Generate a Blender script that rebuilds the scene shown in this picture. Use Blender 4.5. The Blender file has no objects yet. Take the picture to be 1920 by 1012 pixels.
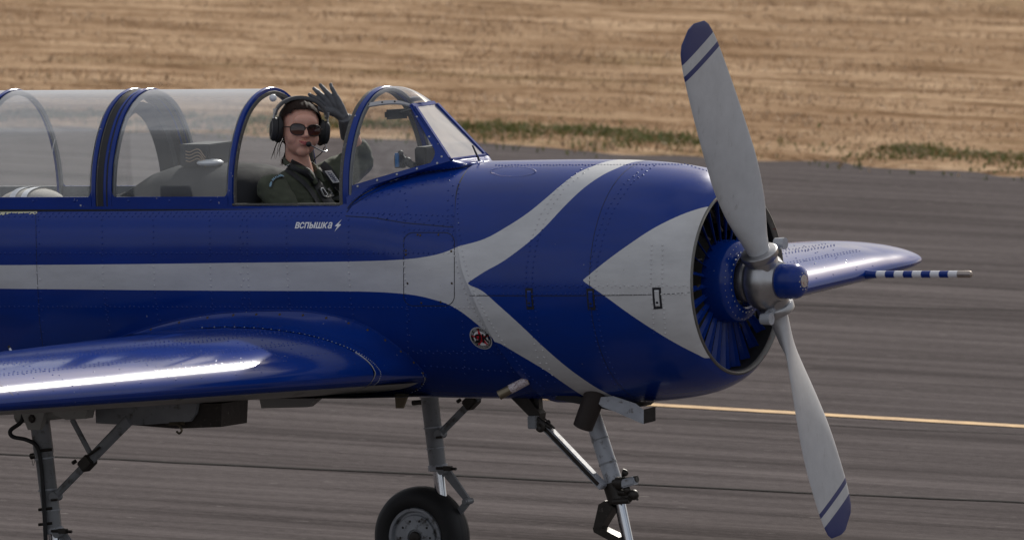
import bpy, bmesh, math, random
import numpy as np
from math import sin, cos, pi, sqrt, atan2, radians
from mathutils import Vector, Matrix, noise
random.seed(7)
SC = bpy.context.scene
COL = SC.collection

# ------------------------------------------------------------------ camera, world, sun, exposure
PHI, PITCH, NOSE = radians(30.5), radians(4.9), radians(2.5)   # aircraft heading to the lens, camera tilt, nose-up sit
FPX, DIST = 32900.0, 70.0                                       # lens in photo pixels (1920 wide), distance in metres
HGT = 1.48                                                      # height of the propeller axis over the tarmac
CF = Vector((-sin(PHI)*cos(PITCH), cos(PHI)*cos(PITCH), -sin(PITCH)))
CR = Vector((cos(PHI), sin(PHI), 0.0))
CU = CR.cross(CF)
AO = Vector((0.0, 0.0, HGT))                                    # aircraft frame origin: centre of the cowl mouth
RA = Matrix.Rotation(-NOSE, 3, 'Y')
def W(a): return RA @ Vector(a) + AO
def A(w): return RA.transposed() @ (Vector(w) - AO)
CAMP = AO - CF*DIST - CR*((1382-960)*DIST/FPX) - CU*((506-527)*DIST/FPX)

cam = bpy.data.cameras.new('camera'); camo = bpy.data.objects.new('camera', cam); COL.objects.link(camo)
cam.sensor_fit = 'HORIZONTAL'; cam.sensor_width = 36.0; cam.lens = 36.0*FPX/1920.0
cam.clip_start = 1.0; cam.clip_end = 6000.0
m3 = Matrix((CR, CU, -CF)).transposed()
camo.matrix_world = Matrix.Translation(CAMP) @ m3.to_4x4()
cam.dof.use_dof = True; cam.dof.focus_distance = DIST+0.6; cam.dof.aperture_fstop = 10.0
SC.camera = camo

SUN = Vector((-0.18, 0.825, 0.535)).normalized()                  # direction towards the sun
w = bpy.data.worlds.new('World'); SC.world = w; w.use_nodes = True
nt = w.node_tree; nt.nodes.clear()
out = nt.nodes.new('ShaderNodeOutputWorld'); bg = nt.nodes.new('ShaderNodeBackground')
sky = nt.nodes.new('ShaderNodeTexSky'); sky.sky_type = 'NISHITA'; sky.sun_disc = False
sky.sun_elevation = math.asin(SUN.z); sky.sun_rotation = atan2(SUN.x, SUN.y)
sky.dust_density = 3.0; sky.air_density = 1.0; sky.ozone_density = 1.0
# broken high cloud over the whole sky
tc = nt.nodes.new('ShaderNodeTexCoord'); mp = nt.nodes.new('ShaderNodeMapping'); mp.inputs['Scale'].default_value = (1.6, 1.6, 5.0)
no = nt.nodes.new('ShaderNodeTexNoise'); no.inputs['Scale'].default_value = 1.7; no.inputs['Detail'].default_value = 7
cr = nt.nodes.new('ShaderNodeValToRGB'); cr.color_ramp.elements[0].position = .34; cr.color_ramp.elements[1].position = .62
cr.color_ramp.elements[0].color = (.35, .35, .35, 1); cr.color_ramp.elements[1].color = (.95, .95, .95, 1)
mx = nt.nodes.new('ShaderNodeMix'); mx.data_type = 'RGBA'
mx.inputs['B'].default_value = (7.6, 7.7, 8.1, 1)
L = nt.links.new
L(tc.outputs['Generated'], mp.inputs['Vector']); L(mp.outputs[0], no.inputs['Vector']); L(no.outputs['Fac'], cr.inputs[0])
L(cr.outputs[0], mx.inputs['Factor']); L(sky.outputs[0], mx.inputs['A']); L(mx.outputs['Result'], bg.inputs['Color'])
bg.inputs['Strength'].default_value = 0.075
L(bg.outputs[0], out.inputs['Surface'])
sl = bpy.data.lights.new('sun', 'SUN'); sl.energy = 4.2; sl.angle = radians(1.2); sl.color = (1.0, .95, .87)
so = bpy.data.objects.new('sun', sl); COL.objects.link(so); so.rotation_euler = SUN.to_track_quat('Z', 'Y').to_euler(); so.location = (0, 0, 30)
SC.view_settings.view_transform = 'Standard'; SC.view_settings.look = 'None'
SC.view_settings.exposure = 0.0; SC.view_settings.gamma = 1.0; SC.view_settings.use_curve_mapping = False
SC.render.engine = 'CYCLES'
SC.cycles.transparent_max_bounces = 24
SC.cycles.max_bounces = 8

# ------------------------------------------------------------------ helpers
def ray(px, py):
    d = CF*FPX + CR*(px-960) - CU*(py-506)
    return CAMP, d.normalized()
def S(px, py, Y):
    """aircraft-frame point on the plane Y = const seen at photo pixel (px, py)"""
    o, d = ray(px, py); o = A(o); d = RA.transposed() @ d
    return o + d*((Y-o.y)/d.y)
def G(px, py, z=0.0):
    o, d = ray(px, py); return o + d*((z-o.z)/d.z)
def baseA(x, y):
    """aircraft-frame point on the ground below (x, y)"""
    p = W((x, y, 0)); return A((p.x, p.y, 0))

BASE = {}
def empty(name, base, rot=True, parent=None):
    o = bpy.data.objects.new(name, None); COL.objects.link(o); o.empty_display_size = .05
    if parent is None:
        o.location = W(base)
        o.rotation_euler = RA.to_euler()
    else:
        o.parent = parent; o.location = Vector(base)-BASE[parent]
    BASE[o] = Vector(base)
    return o
def tag(o, label=None, cat=None, group=None, kind=None):
    for k, v in (('label', label), ('category', cat), ('group', group), ('kind', kind)):
        if v: o[k] = v
    return o
def islands(n, fs, vs):
    """groups of faces that touch or nearly touch"""
    par = list(range(n))
    def find(a):
        while par[a] != a: par[a] = par[par[a]]; a = par[a]
        return a
    for f in fs:
        r = find(f[0])
        for i in f[1:]: par[find(i)] = r
    g = {}
    for f in fs: g.setdefault(find(f[0]), []).append(f)
    L_ = []
    for f in g.values():
        ids = {i for q in f for i in q}; c = [vs[i] for i in ids]
        L_.append([f, [min(v[k] for v in c)-.004 for k in range(3)], [max(v[k] for v in c)+.004 for k in range(3)]])
    ch = True
    while ch:
        ch = False
        for i in range(len(L_)):
            for j in range(i+1, len(L_)):
                a, b = L_[i], L_[j]
                if all(a[1][k] <= b[2][k] and b[1][k] <= a[2][k] for k in range(3)):
                    a[0] = a[0]+b[0]; a[1] = [min(x, y) for x, y in zip(a[1], b[1])]; a[2] = [max(x, y) for x, y in zip(a[2], b[2])]; L_.pop(j); ch = True; break
            if ch: break
    return [l[0] for l in L_]
def mk(name, vs, fs, mat, parent, smooth=True, ang=40, mats=None, midx=None, kind=None, split=True):
    if split and kind is None and midx is None and len(vs) < 30000 and 'lettering' not in name and 'hair' not in name:
        gs = islands(len(vs), fs, vs)
        if 1 < len(gs) < 12:
            objs = []
            for g in gs:
                ids = sorted({i for f in g for i in f}); m_ = {i: k for k, i in enumerate(ids)}
                objs.append(mk(name, [vs[i] for i in ids], [tuple(m_[i] for i in f) for f in g], mat, parent, smooth, ang, split=False))
            return objs[0]
    me = bpy.data.meshes.new(name)
    b = BASE[parent]
    me.from_pydata([tuple(Vector(v)-b) for v in vs], [], fs)
    me.materials.append(mat)
    if mats:
        for m in mats: me.materials.append(m)
        for p, i in zip(me.polygons, midx): p.material_index = i
    me.update()
    if smooth:
        me.polygons.foreach_set('use_smooth', [True]*len(me.polygons))
        me.set_sharp_from_angle(angle=radians(ang))
    o = bpy.data.objects.new(name, me); COL.objects.link(o); o.parent = parent
    BASE[o] = b
    if kind: o['kind'] = kind
    return o
class MB:
    def __init__(s): s.v = []; s.f = []
    def add(s, vs, fs):
        n = len(s.v); s.v += [Vector(v) for v in vs]; s.f += [tuple(i+n for i in f) for f in fs]; return s
    def grid(s, rows, close_u=False, close_v=False):
        n, m = len(rows), len(rows[0]); vs = [p for r in rows for p in r]; fs = []
        for i in range(n if close_u else n-1):
            for j in range(m if close_v else m-1):
                a, b = i*m+j, i*m+(j+1) % m; i2 = (i+1) % n
                fs.append((a, b, i2*m+(j+1) % m, i2*m+j))
        return s.add(vs, fs)
    def tube(s, pts, r, n=14, caps=True, ell=None):
        pts = [Vector(p) for p in pts]
        rs = r if isinstance(r, (list, tuple)) else [r]*len(pts)
        rows = []; u = None
        for i, p in enumerate(pts):
            t = (pts[min(i+1, len(pts)-1)]-pts[max(i-1, 0)]).normalized()
            if t.length < .5: t = Vector((0, 0, 1))
            if u is None:
                u = t.cross(Vector((0, 1, 0)))
                if u.length < .1: u = t.cross(Vector((1, 0, 0)))
            u = (u - t*u.dot(t)).normalized(); v = t.cross(u)
            rows.append([p + (u*cos(2*pi*k/n) + v*sin(2*pi*k/n)*(ell or 1))*rs[i] for k in range(n)])
        s.grid(rows, close_v=True)
        if caps:
            k = len(s.v); m = len(pts)*n
            s.f.append(tuple(range(k-m+n-1, k-m-1, -1))); s.f.append(tuple(range(k-n, k)))
        return s
    def box(s, c, hx, hy, hz, ax=None, bev=0.0):
        c = Vector(c); ax = ax or (Vector((1, 0, 0)), Vector((0, 1, 0)), Vector((0, 0, 1)))
        if bev <= 0: bev = min(hx, hy, hz)*.12
        bm = bmesh.new(); bmesh.ops.create_cube(bm, size=2)
        for v in bm.verts: v.co = Vector((v.co.x*hx, v.co.y*hy, v.co.z*hz))
        bmesh.ops.bevel(bm, geom=bm.edges[:], offset=bev, segments=2, affect='EDGES')
        bm.verts.index_update()
        s.add([c+ax[0]*v.co.x+ax[1]*v.co.y+ax[2]*v.co.z for v in bm.verts], [tuple(v.index for v in f.verts) for f in bm.faces])
        bm.free(); return s
    def ball(s, c, rx, ry=None, rz=None, ax=None, n=16, m=10):
        ry = ry or rx; rz = rz or rx; c = Vector(c); ax = ax or (Vector((1, 0, 0)), Vector((0, 1, 0)), Vector((0, 0, 1)))
        rows = [[c+ax[0]*(rx*cos(pi*(i/m-.5))*cos(2*pi*k/n))+ax[1]*(ry*cos(pi*(i/m-.5))*sin(2*pi*k/n))+ax[2]*(rz*sin(pi*(i/m-.5))) for k in range(n)] for i in range(1, m)]
        k0 = len(s.v); s.grid(rows, close_v=True)
        b = len(s.v); s.v += [c-ax[2]*rz, c+ax[2]*rz]
        for k in range(n):
            s.f.append((b, k0+(k+1) % n, k0+k)); t = k0+(m-2)*n; s.f.append((b+1, t+k, t+(k+1) % n))
        return s
    def lathe(s, prof, c=(0, 0, 0), axis=(1, 0, 0), n=48):
        """prof: (along, radius)"""
        c = Vector(c); a = Vector(axis).normalized(); u = a.cross(Vector((0, 1, 0)))
        if u.length < .1: u = a.cross(Vector((0, 0, 1)))
        u.normalize(); v = a.cross(u)
        return s.grid([[c+a*x+(u*cos(2*pi*k/n)+v*sin(2*pi*k/n))*max(r, 1e-4) for k in range(n)] for x, r in prof], close_v=True)
    def prism(s, poly, off):
        """closed polygon (3-D points) extruded by the vector off"""
        off = Vector(off); n = len(poly); vs = [Vector(p) for p in poly]; vs += [p+off for p in vs]
        return s.add(vs, [tuple(range(n))[::-1], tuple(range(n, 2*n))]+[(i, (i+1) % n, n+(i+1) % n, n+i) for i in range(n)])
    def put(s, name, mat, parent, **k): return mk(name, s.v, s.f, mat, parent, **k)

def pchip(xs, ys, x):
    """smooth interpolation through a table"""
    n = len(xs)
    if x <= xs[0]: return ys[0]
    if x >= xs[-1]: return ys[-1]
    i = max(k for k in range(n-1) if xs[k] <= x)
    h = xs[i+1]-xs[i]; t = (x-xs[i])/h
    def sl(k):
        if k <= 0: return (ys[1]-ys[0])/(xs[1]-xs[0])
        if k >= n-1: return (ys[-1]-ys[-2])/(xs[-1]-xs[-2])
        d0 = (ys[k]-ys[k-1])/(xs[k]-xs[k-1]); d1 = (ys[k+1]-ys[k])/(xs[k+1]-xs[k])
        return 0 if d0*d1 <= 0 else 2*d0*d1/(d0+d1)
    m0, m1 = sl(i)*h, sl(i+1)*h
    return (2*t**3-3*t*t+1)*ys[i]+(t**3-2*t*t+t)*m0+(-2*t**3+3*t*t)*ys[i+1]+(t**3-t*t)*m1
def spline(pts, n):
    """Catmull-Rom through points, n samples"""
    P = [Vector(p) for p in pts]; P = [P[0]*2-P[1]]+P+[P[-1]*2-P[-2]]; out = []
    seg = len(P)-3
    for k in range(n):
        u = k/(n-1)*seg; i = min(int(u), seg-1); t = u-i; a, b, c, d = P[i:i+4]
        out.append(.5*((2*b)+(c-a)*t+(2*a-5*b+4*c-d)*t*t+(-a+3*b-3*c+d)*t**3))
    return out

# ------------------------------------------------------------------ materials
def newmat(name):
    m = bpy.data.materials.new(name); m.use_nodes = True; t = m.node_tree; b = t.nodes['Principled BSDF']
    return m, t, b
def node(t, kind, **k):
    n = t.nodes.new(kind)
    for a, v in k.items():
        if a in n.inputs: n.inputs[a].default_value = v
        else: setattr(n, a, v)
    return n
def noise_n(t, scale, detail=4, rough=.55, vec=None, co='Object', stretch=None):
    n = node(t, 'ShaderNodeTexNoise'); n.inputs['Scale'].default_value = scale; n.inputs['Detail'].default_value = detail; n.inputs['Roughness'].default_value = rough
    if vec is None:
        c = node(t, 'ShaderNodeTexCoord'); vec = c.outputs[co]
    if stretch:
        m = node(t, 'ShaderNodeMapping'); m.inputs['Scale'].default_value = stretch; t.links.new(vec, m.inputs['Vector']); vec = m.outputs[0]
    t.links.new(vec, n.inputs['Vector']); return n
def ramp(t, src, stops):
    r = node(t, 'ShaderNodeValToRGB'); e = r.color_ramp.elements
    while len(e) < len(stops): e.new(.5)
    for el, (p, c) in zip(e, stops):
        el.position = p; el.color = (c, c, c, 1) if isinstance(c, (int, float)) else tuple(c)+(1,)
    t.links.new(src, r.inputs[0]); return r
def mixc(t, fac, a, b):
    m = node(t, 'ShaderNodeMix', data_type='RGBA')
    for s, v in (('Factor', fac), ('A', a), ('B', b)):
        if isinstance(v, bpy.types.NodeSocket): t.links.new(v, m.inputs[s])
        elif s == 'Factor': m.inputs[0].default_value = v
        else: m.inputs[s].default_value = tuple(v)+(1,)
    return m.outputs['Result']
def mth(t, op, a, b=None, c=None):
    m = node(t, 'ShaderNodeMath', operation=op)
    for i, v in enumerate((a, b, c)):
        if v is None: continue
        if isinstance(v, bpy.types.NodeSocket): t.links.new(v, m.inputs[i])
        else: m.inputs[i].default_value = v
    return m.outputs[0]
def simple(name, col, rough=.5, metal=0.0, var=.25, scale=30, bump=.0, coat=0.0, dirt=None, co='Object'):
    m, t, b = newmat(name)
    n = noise_n(t, scale, 5, .6, co=co)
    c = mixc(t, n.outputs['Fac'], [x*(1-var) for x in col], [min(1, x*(1+var)) for x in col])
    if dirt:
        n2 = noise_n(t, dirt[1], 6, .65, co=co); r = ramp(t, n2.outputs['Fac'], [(dirt[2], 0), (dirt[2]+.12, 1)])
        c = mixc(t, r.outputs[0], c, dirt[0])
    t.links.new(c, b.inputs['Base Color'])
    rr = mth(t, 'MULTIPLY_ADD', n.outputs['Fac'], .25, max(0.02, rough-.12)); t.links.new(rr, b.inputs['Roughness'])
    b.inputs['Metallic'].default_value = metal; b.inputs['Coat Weight'].default_value = coat
    if bump:
        bp = node(t, 'ShaderNodeBump'); bp.inputs['Strength'].default_value = bump; bp.inputs['Distance'].default_value = .01
        t.links.new(n.outputs['Fac'], bp.inputs['Height']); t.links.new(bp.outputs[0], b.inputs['Normal'])
    return m
BLUE, WHITE = (.0012, .0290, .228), (.60, .605, .615)
def paint(name, mask=None, base=None, chips=.76, wave=.45, rv=.22, r0=.10):
    """glossy aircraft paint: blue, or blue and white where mask(t, x, y, z) -> socket says so"""
    m, t, b = newmat(name)
    tc = node(t, 'ShaderNodeTexCoord')
    col = mixc(t, noise_n(t, 3.0, 5, .6).outputs['Fac'], [c*.86 for c in BLUE], [c*1.16 for c in BLUE])
    wh = mixc(t, noise_n(t, 9.0, 6, .65, stretch=(1, 1, 2.5)).outputs['Fac'], [c*.86 for c in WHITE], [c*1.1 for c in WHITE])
    if mask == 'white': col = wh
    elif mask:
        sx = node(t, 'ShaderNodeSeparateXYZ'); t.links.new(tc.outputs['Object'], sx.inputs[0])
        x = mth(t, 'ADD', sx.outputs[0], base.x); y = mth(t, 'ADD', sx.outputs[1], base.y); z = mth(t, 'ADD', sx.outputs[2], base.z)
        col = mixc(t, mask(t, x, y, z), col, wh)
    # small worn-through flecks
    n = noise_n(t, 60, 3, .5); n2 = noise_n(t, 4.5, 3, .5)
    s = mth(t, 'ADD', n.outputs['Fac'], mth(t, 'MULTIPLY', n2.outputs['Fac'], .35))
    ch = ramp(t, s, [(chips+.20, 0), (chips+.22, 1)])
    col = mixc(t, ch.outputs[0], col, (.42, .42, .40))
    # thin grime
    g = ramp(t, noise_n(t, 2.2, 8, .7, stretch=(.5, 1, 2)).outputs['Fac'], [(.42, 0), (.8, .30)])
    col = mixc(t, g.outputs[0], col, (.03, .03, .035))
    t.links.new(col, b.inputs['Base Color'])
    rr = mth(t, 'MULTIPLY_ADD', noise_n(t, 7, 6, .7).outputs['Fac'], rv, r0); t.links.new(rr, b.inputs['Roughness'])
    b.inputs['Coat Weight'].default_value = .12; b.inputs['Specular IOR Level'].default_value = .30; b.inputs['Coat Roughness'].default_value = .09
    bp = node(t, 'ShaderNodeBump'); bp.inputs['Strength'].default_value = wave; bp.inputs['Distance'].default_value = .006
    h = mth(t, 'ADD', mth(t, 'MULTIPLY', noise_n(t, 3.4, 2, .4).outputs['Fac'], 1.6), mth(t, 'MULTIPLY', noise_n(t, 45, 3, .5).outputs['Fac'], .04))
    t.links.new(h, bp.inputs['Height']); t.links.new(bp.outputs[0], b.inputs['Normal'])
    return m
def fcurve(t, src, x0, x1, pts, y0, y1, vec=()):
    """table lookup: y = f(src) through the points (x, y)"""
    u = mth(t, 'DIVIDE', mth(t, 'SUBTRACT', src, x0), x1-x0)
    n = node(t, 'ShaderNodeFloatCurve'); c = n.mapping.curves[0]
    P = sorted(((x-x0)/(x1-x0), (y-y0)/(y1-y0)) for x, y in pts)
    P = [p for p in P if -.0 <= p[0] <= 1]
    c.points[0].location = P[0]; c.points[1].location = P[-1]
    for p in P[1:-1]: c.points.new(*p)
    for p in c.points: p.handle_type = 'VECTOR'
    n.mapping.update(); t.links.new(u, n.inputs['Value'])
    return mth(t, 'MULTIPLY_ADD', n.outputs[0], y1-y0, y0)

M = {}
M['steel'] = simple('bare_steel', (.42, .42, .43), .32, .9, .2, 25, .05)
M['strut_grey'] = simple('gear_grey_paint', (.24, .25, .265), .42, .0, .22, 18, .06, dirt=((.09, .085, .08), 20, .56))
M['strut_light'] = simple('worn_light_grey_paint', (.38, .40, .44), .38, .1, .25, 22, .06, dirt=((.15, .14, .135), 26, .55))
M['chrome'] = simple('polished_oleo', (.62, .64, .68), .14, 1.0, .1, 30)
M['greasy'] = simple('greasy_dark_metal', (.035, .03, .026), .45, .4, .5, 40, .2, dirt=((.18, .16, .14), 60, .62))
M['belly'] = simple('underside_grey_paint', (.33, .325, .305), .45, 0, .12, 8, .03, dirt=((.10, .09, .075), 7, .60))
M['black'] = simple('matt_black', (.010, .010, .011), .55, 0, .4, 30, .03)
M['softblack'] = simple('black_rubber', (.018, .018, .020), .62, 0, .3, 25, .05)
M['seal'] = simple('weathered_rubber_seal', (.10, .095, .085), .7, 0, .5, 80, .3, dirt=((.30, .28, .25), 90, .58))
M['tyre'] = simple('tyre_rubber', (.014, .014, .015), .62, 0, .35, 16, .05)
M['wheel'] = simple('grey_wheel_casting', (.34, .36, .39), .4, .2, .2, 25, .05, dirt=((.05, .045, .04), 20, .52))
M['exhaust'] = simple('burnt_brown_exhaust', (.034, .027, .025), .6, .3, .3, 20, .1)
M['brass'] = simple('dull_brass', (.20, .17, .12), .4, .8, .3, 40)
M['cockpit_dark'] = simple('dark_cockpit_lining', (.030, .032, .035), .7, 0, .3, 18, .05)
M['coaming'] = simple('grey_leathercloth', (.024, .025, .028), .8, 0, .25, 14, .12)
M['coaming'].node_tree.nodes['Principled BSDF'].inputs['Specular IOR Level'].default_value = .12
M['canvas'] = simple('worn_grey_canvas', (.16, .155, .145), .8, 0, .35, 26, .3)
M['cushion'] = simple('pale_canvas_cushion', (.40, .37, .33), .85, 0, .25, 22, .3)
M['whiteplastic'] = simple('white_plastic', (.75, .76, .78), .3, 0, .05, 10)
M['frameglow'] = simple('inner_frame_grey', (.16, .165, .17), .45, .1, .35, 30, .05, dirt=((.35, .34, .32), 40, .62))
M['cream'] = simple('exposed_cream_primer', (.62, .60, .42), .6, 0, .15, 60)
M['decalwhite'] = simple('white_vinyl', (.78, .78, .80), .35, 0, .04, 20)
M['decalblack'] = simple('black_vinyl', (.012, .012, .014), .35, 0, .1, 20)
M['decalred'] = simple('red_vinyl', (.55, .012, .03), .35, 0, .08, 20)
M['decalgrey'] = simple('pale_grey_vinyl', (.42, .42, .43), .35, 0, .08, 20)
M['groove'] = simple('dark_panel_gap', (.008, .009, .014), .7, 0, .3, 20)
M['screw'] = simple('rusty_brown_screw', (.07, .045, .02), .5, .5, .4, 40)
def glass(name, haze=.10, tint=(.93, .95, .96), streak=.12, refl=1.0, edge=.5):
    m, t, b = newmat(name); t.nodes.remove(b); o = t.nodes['Material Output']
    tr = node(t, 'ShaderNodeBsdfTransparent'); tr.inputs[0].default_value = tuple(tint)+(1,)
    gl = node(t, 'ShaderNodeBsdfGlossy'); gl.inputs['Roughness'].default_value = .05
    bp = node(t, 'ShaderNodeBump'); bp.inputs['Strength'].default_value = .35; bp.inputs['Distance'].default_value = .02
    t.links.new(noise_n(t, 4.5, 3, .5, stretch=(.6, 1, 1)).outputs['Fac'], bp.inputs['Height']); t.links.new(bp.outputs[0], gl.inputs['Normal'])
    di = node(t, 'ShaderNodeBsdfDiffuse'); di.inputs[0].default_value = (.84, .86, .89, 1)
    tl = node(t, 'ShaderNodeBsdfTranslucent'); tl.inputs[0].default_value = (.84, .86, .89, 1)
    dd = node(t, 'ShaderNodeMixShader'); dd.inputs[0].default_value = .5
    t.links.new(di.outputs[0], dd.inputs[1]); t.links.new(tl.outputs[0], dd.inputs[2])
    lw = node(t, 'ShaderNodeFresnel'); lw.inputs['IOR'].default_value = 1.49
    a = node(t, 'ShaderNodeMixShader'); t.links.new(mth(t, 'MULTIPLY', lw.outputs[0], refl), a.inputs[0])
    t.links.new(tr.outputs[0], a.inputs[1]); t.links.new(gl.outputs[0], a.inputs[2])
    f = mth(t, 'MULTIPLY_ADD', noise_n(t, 3.5, 5, .6, stretch=(1, 1, .6)).outputs['Fac'], streak, haze-streak*.4)
    sc = ramp(t, noise_n(t, 42, 2, .5, stretch=(1, .3, .15)).outputs['Fac'], [(.74, 0), (.78, .25)])
    f = mth(t, 'ADD', f, sc.outputs[0])
    fz = node(t, 'ShaderNodeLayerWeight'); fz.inputs['Blend'].default_value = .5      # haze builds up where the sheet is seen edge-on
    f = mth(t, 'MINIMUM', mth(t, 'MULTIPLY_ADD', mth(t, 'POWER', fz.outputs['Facing'], 3.6), edge, f), .92)
    c = node(t, 'ShaderNodeMixShader'); t.links.new(f, c.inputs[0]); t.links.new(a.outputs[0], c.inputs[1]); t.links.new(dd.outputs[0], c.inputs[2])
    t.links.new(c.outputs[0], o.inputs['Surface']); return m
M['canopy'] = glass('aged_acrylic', .085, streak=.10, refl=.38, edge=1.2)
M['pane'] = glass('clear_acrylic', .05, streak=.06)
M['frontpane'] = glass('hazy_windscreen', .27, streak=.10, refl=.6)
# ------------------------------------------------------------------ aircraft: fuselage and cowling
ROOTB = baseA(-1.6, 0)
plane = empty('aircraft', ROOTB)
tag(plane, 'dark blue and white two-seat propeller aircraft taxiing with its canopy slid open', 'aircraft')
XS = [-7.0, -6.0, -5.0, -4.2, -3.2, -2.4, -1.6, -1.1, 0.0]
TA = [.05, .14, .26, .36, .400, .405, .415, .458, .478]
TT = [.34, .36, .41, .455, .47, .472, .474, .476, .478]
TBt = [-.10, -.20, -.33, -.41, -.45, -.462, -.466, -.472, -.478]
def sect(X):
    a = pchip(XS, TA, X); t = pchip(XS, TT, X); b = pchip(XS, TBt, X); zc = pchip([-7, -5.5, -3.5, -1.6, -1.05, 0], [.16, .15, .155, .155, .06, 0], X)
    return a, t, b, zc
def FP(X, th, off=0.0):
    """fuselage skin; th = -pi/2 keel, 0 starboard side, +pi/2 top, pi port side"""
    a, t, b, zc = sect(X)
    c, s = cos(th), sin(th)
    p = Vector((X, -a*c, zc+(t-zc if s > 0 else zc-b)*s))
    if off:
        n = Vector((0, -c/a, s/(t-zc if s > 0 else zc-b))).normalized(); p += n*off
    return p
CX = [-1.3, -.95, -.7, -.5, -.35, -.22, -.12, -.055, -.02, 0.0]
CRr = [.481, .486, .488, .486, .478, .464, .444, .418, .396, .374]
def cowl_r(X): return pchip(CX, CRr, X)
def CP(X, th, off=0.0):
    r = cowl_r(X); e = .004; dr = (cowl_r(min(0, X+e))-cowl_r(X-e))/(min(0, X+e)-X+e)
    n = Vector((-dr, -cos(th), sin(th))).normalized()
    return Vector((X, -r*cos(th), r*sin(th)))+n*off
def hit(px, py, cowl=False):
    """aircraft-frame (X, angle) of the skin seen at a photo pixel, or None"""
    o, d = ray(px, py); o = A(o); d = RA.transposed() @ d
    t0 = (-.75-o.y)/d.y; t1 = (.3-o.y)/d.y
    def g(s):
        p = o+d*s
        if cowl: return (p.y**2+p.z**2)/cowl_r(p.x)**2-1
        a, t, b, zc = sect(p.x); h = (t-zc) if p.z > zc else (zc-b)
        return (p.y/a)**2+((p.z-zc)/h)**2-1
    N = 160; prev = t0
    for k in range(1, N+1):
        s = t0+(t1-t0)*k/N
        if g(s) < 0:
            lo, hi = prev, s
            for _ in range(30):
                mid = (lo+hi)/2
                if g(mid) < 0: hi = mid
                else: lo = mid
            p = o+d*hi
            if cowl: return p.x, atan2(p.z, -p.y)
            a, t, b, zc = sect(p.x); h = (t-zc) if p.z > zc else (zc-b)
            return p.x, atan2((p.z-zc)/h, -p.y/a)
        prev = s
    return None
_sm = sorted((CP(*h).z, h[0]) for h in [hit(x, y, True) for x, y in ((866, 335), (858, 355), (853, 400), (858, 463), (867, 510), (882, 546), (905, 597), (925, 636), (945, 665), (965, 692), (985, 714))] if h)
_sm = [(-.48, _sm[0][1]+.01)]+[q for i, q in enumerate(_sm) if i == 0 or q[0]-_sm[i-1][0] > .004]+[(.484, S(905, 303, 0).x)]
def seamX(z): return pchip([q[0] for q in _sm], [q[1] for q in _sm], z)
RAILZ = .325
COCK0, COCK1 = -4.35, -1.37

# paint masks
FT = [hit(p.x, p.y) for p in spline([(x, y, 0) for x, y in ((0, 497), (150, 496), (300, 494.5), (450, 492.5), (600, 491), (700, 489), (760, 486), (800, 481), (830, 474), (857, 463), (880, 450))], 60)]
FB = [hit(p.x, p.y) for p in spline([(x, y, 0) for x, y in ((0, 541), (150, 542.5), (300, 544), (450, 545), (600, 545.5), (700, 547), (760, 551), (800, 558), (850, 575), (900, 612), (930, 640), (965, 668))], 60)]
def to_z(l): return [(X, FP(X, th).z) for X, th in l]
FT, FB = to_z(FT), to_z(FB)
FT = [(-7, FT[0][1]+.02)]+FT+[(0, FT[-1][1]+.1)]; FB = [(-7, FB[0][1]+.02)]+FB+[(0, FB[-1][1]-.15)]
def mask_f(t, x, y, z):
    zt = fcurve(t, x, -7, 0, FT, -.6, .6); zb = fcurve(t, x, -7, 0, FB, -.6, .6)
    return mth(t, 'MULTIPLY', mth(t, 'LESS_THAN', z, zt), mth(t, 'GREATER_THAN', z, zb))
def cw(l):
    r = []
    for p in spline([(x, y, 0) for x, y in l], len(l)*4-3):
        h = hit(p[0], p[1], True)
        if h: r.append((h[1], h[0]))
    return sorted(r)
UL = cw([(856, 462.7), (908, 448), (953.6, 423), (990, 399), (1022, 373), (1053.6, 346), (1085.5, 323), (1117, 309.5)])
UR = cw([(877, 530), (908, 509.5), (944.5, 489), (990, 455), (1022, 425.5), (1058, 387), (1094.5, 352.7), (1131, 327.7), (1167, 311)])
LR = cw([(879, 534), (903.6, 545), (931, 568.6), (976.4, 609.5), (1022, 652.7), (1067, 691), (1112.7, 723), (1142, 739)])
LL = cw([(937.7, 643.6), (976.4, 666.4), (1022, 693.6), (1058, 718.6), (1085.5, 737)])
AU = cw([(1092, 525.5), (1135.5, 490), (1181, 457), (1226, 427.7), (1272, 405), (1308, 392), (1335.5, 385.5)])
AL = cw([(1098, 530), (1135.5, 556), (1181, 589), (1226, 618.6), (1272, 646), (1322, 671)])
print('UL', UL, 'UR', UR, 'LR', LR, 'LL', LL, 'AU', AU, 'AL', AL)
def ext(l, top):
    a, b = (l[-2], l[-1]) if top else (l[1], l[0])
    e = pi/2 if top else -pi/2; s = (b[1]-a[1])/(b[0]-a[0])
    return (e, max(-1.6, min(.2, b[1]+s*(e-b[0])*.8)))
XL = [ext(LL, False)]+LL+[(LL[-1][0]+.03, LL[-1][1]-.045), (LL[-1][0]+.035, -1.5), (UL[0][0]-.035, -1.5), (UL[0][0]-.03, UL[0][1]-.05)]+UL+[ext(UL, True)]
XR = [ext(LR, False)]+LR+UR+[ext(UR, True)]
XAa = [(-pi/2, .3), (AL[0][0]-.12, .02)]+AL+AU+[(AU[-1][0]+.12, .02), (pi/2, .3)]
def mask_c(t, x, y, z):
    th = mth(t, 'ARCTAN2', z, mth(t, 'ABSOLUTE', y))
    xl = fcurve(t, th, -pi/2, pi/2, XL, -1.7, .4); xr = fcurve(t, th, -pi/2, pi/2, XR, -1.7, .4); xa = fcurve(t, th, -pi/2, pi/2, XAa, -1.7, .4)
    s = mth(t, 'MULTIPLY', mth(t, 'GREATER_THAN', x, xl), mth(t, 'LESS_THAN', x, xr))
    return mth(t, 'MAXIMUM', s, mth(t, 'GREATER_THAN', x, xa))
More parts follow.
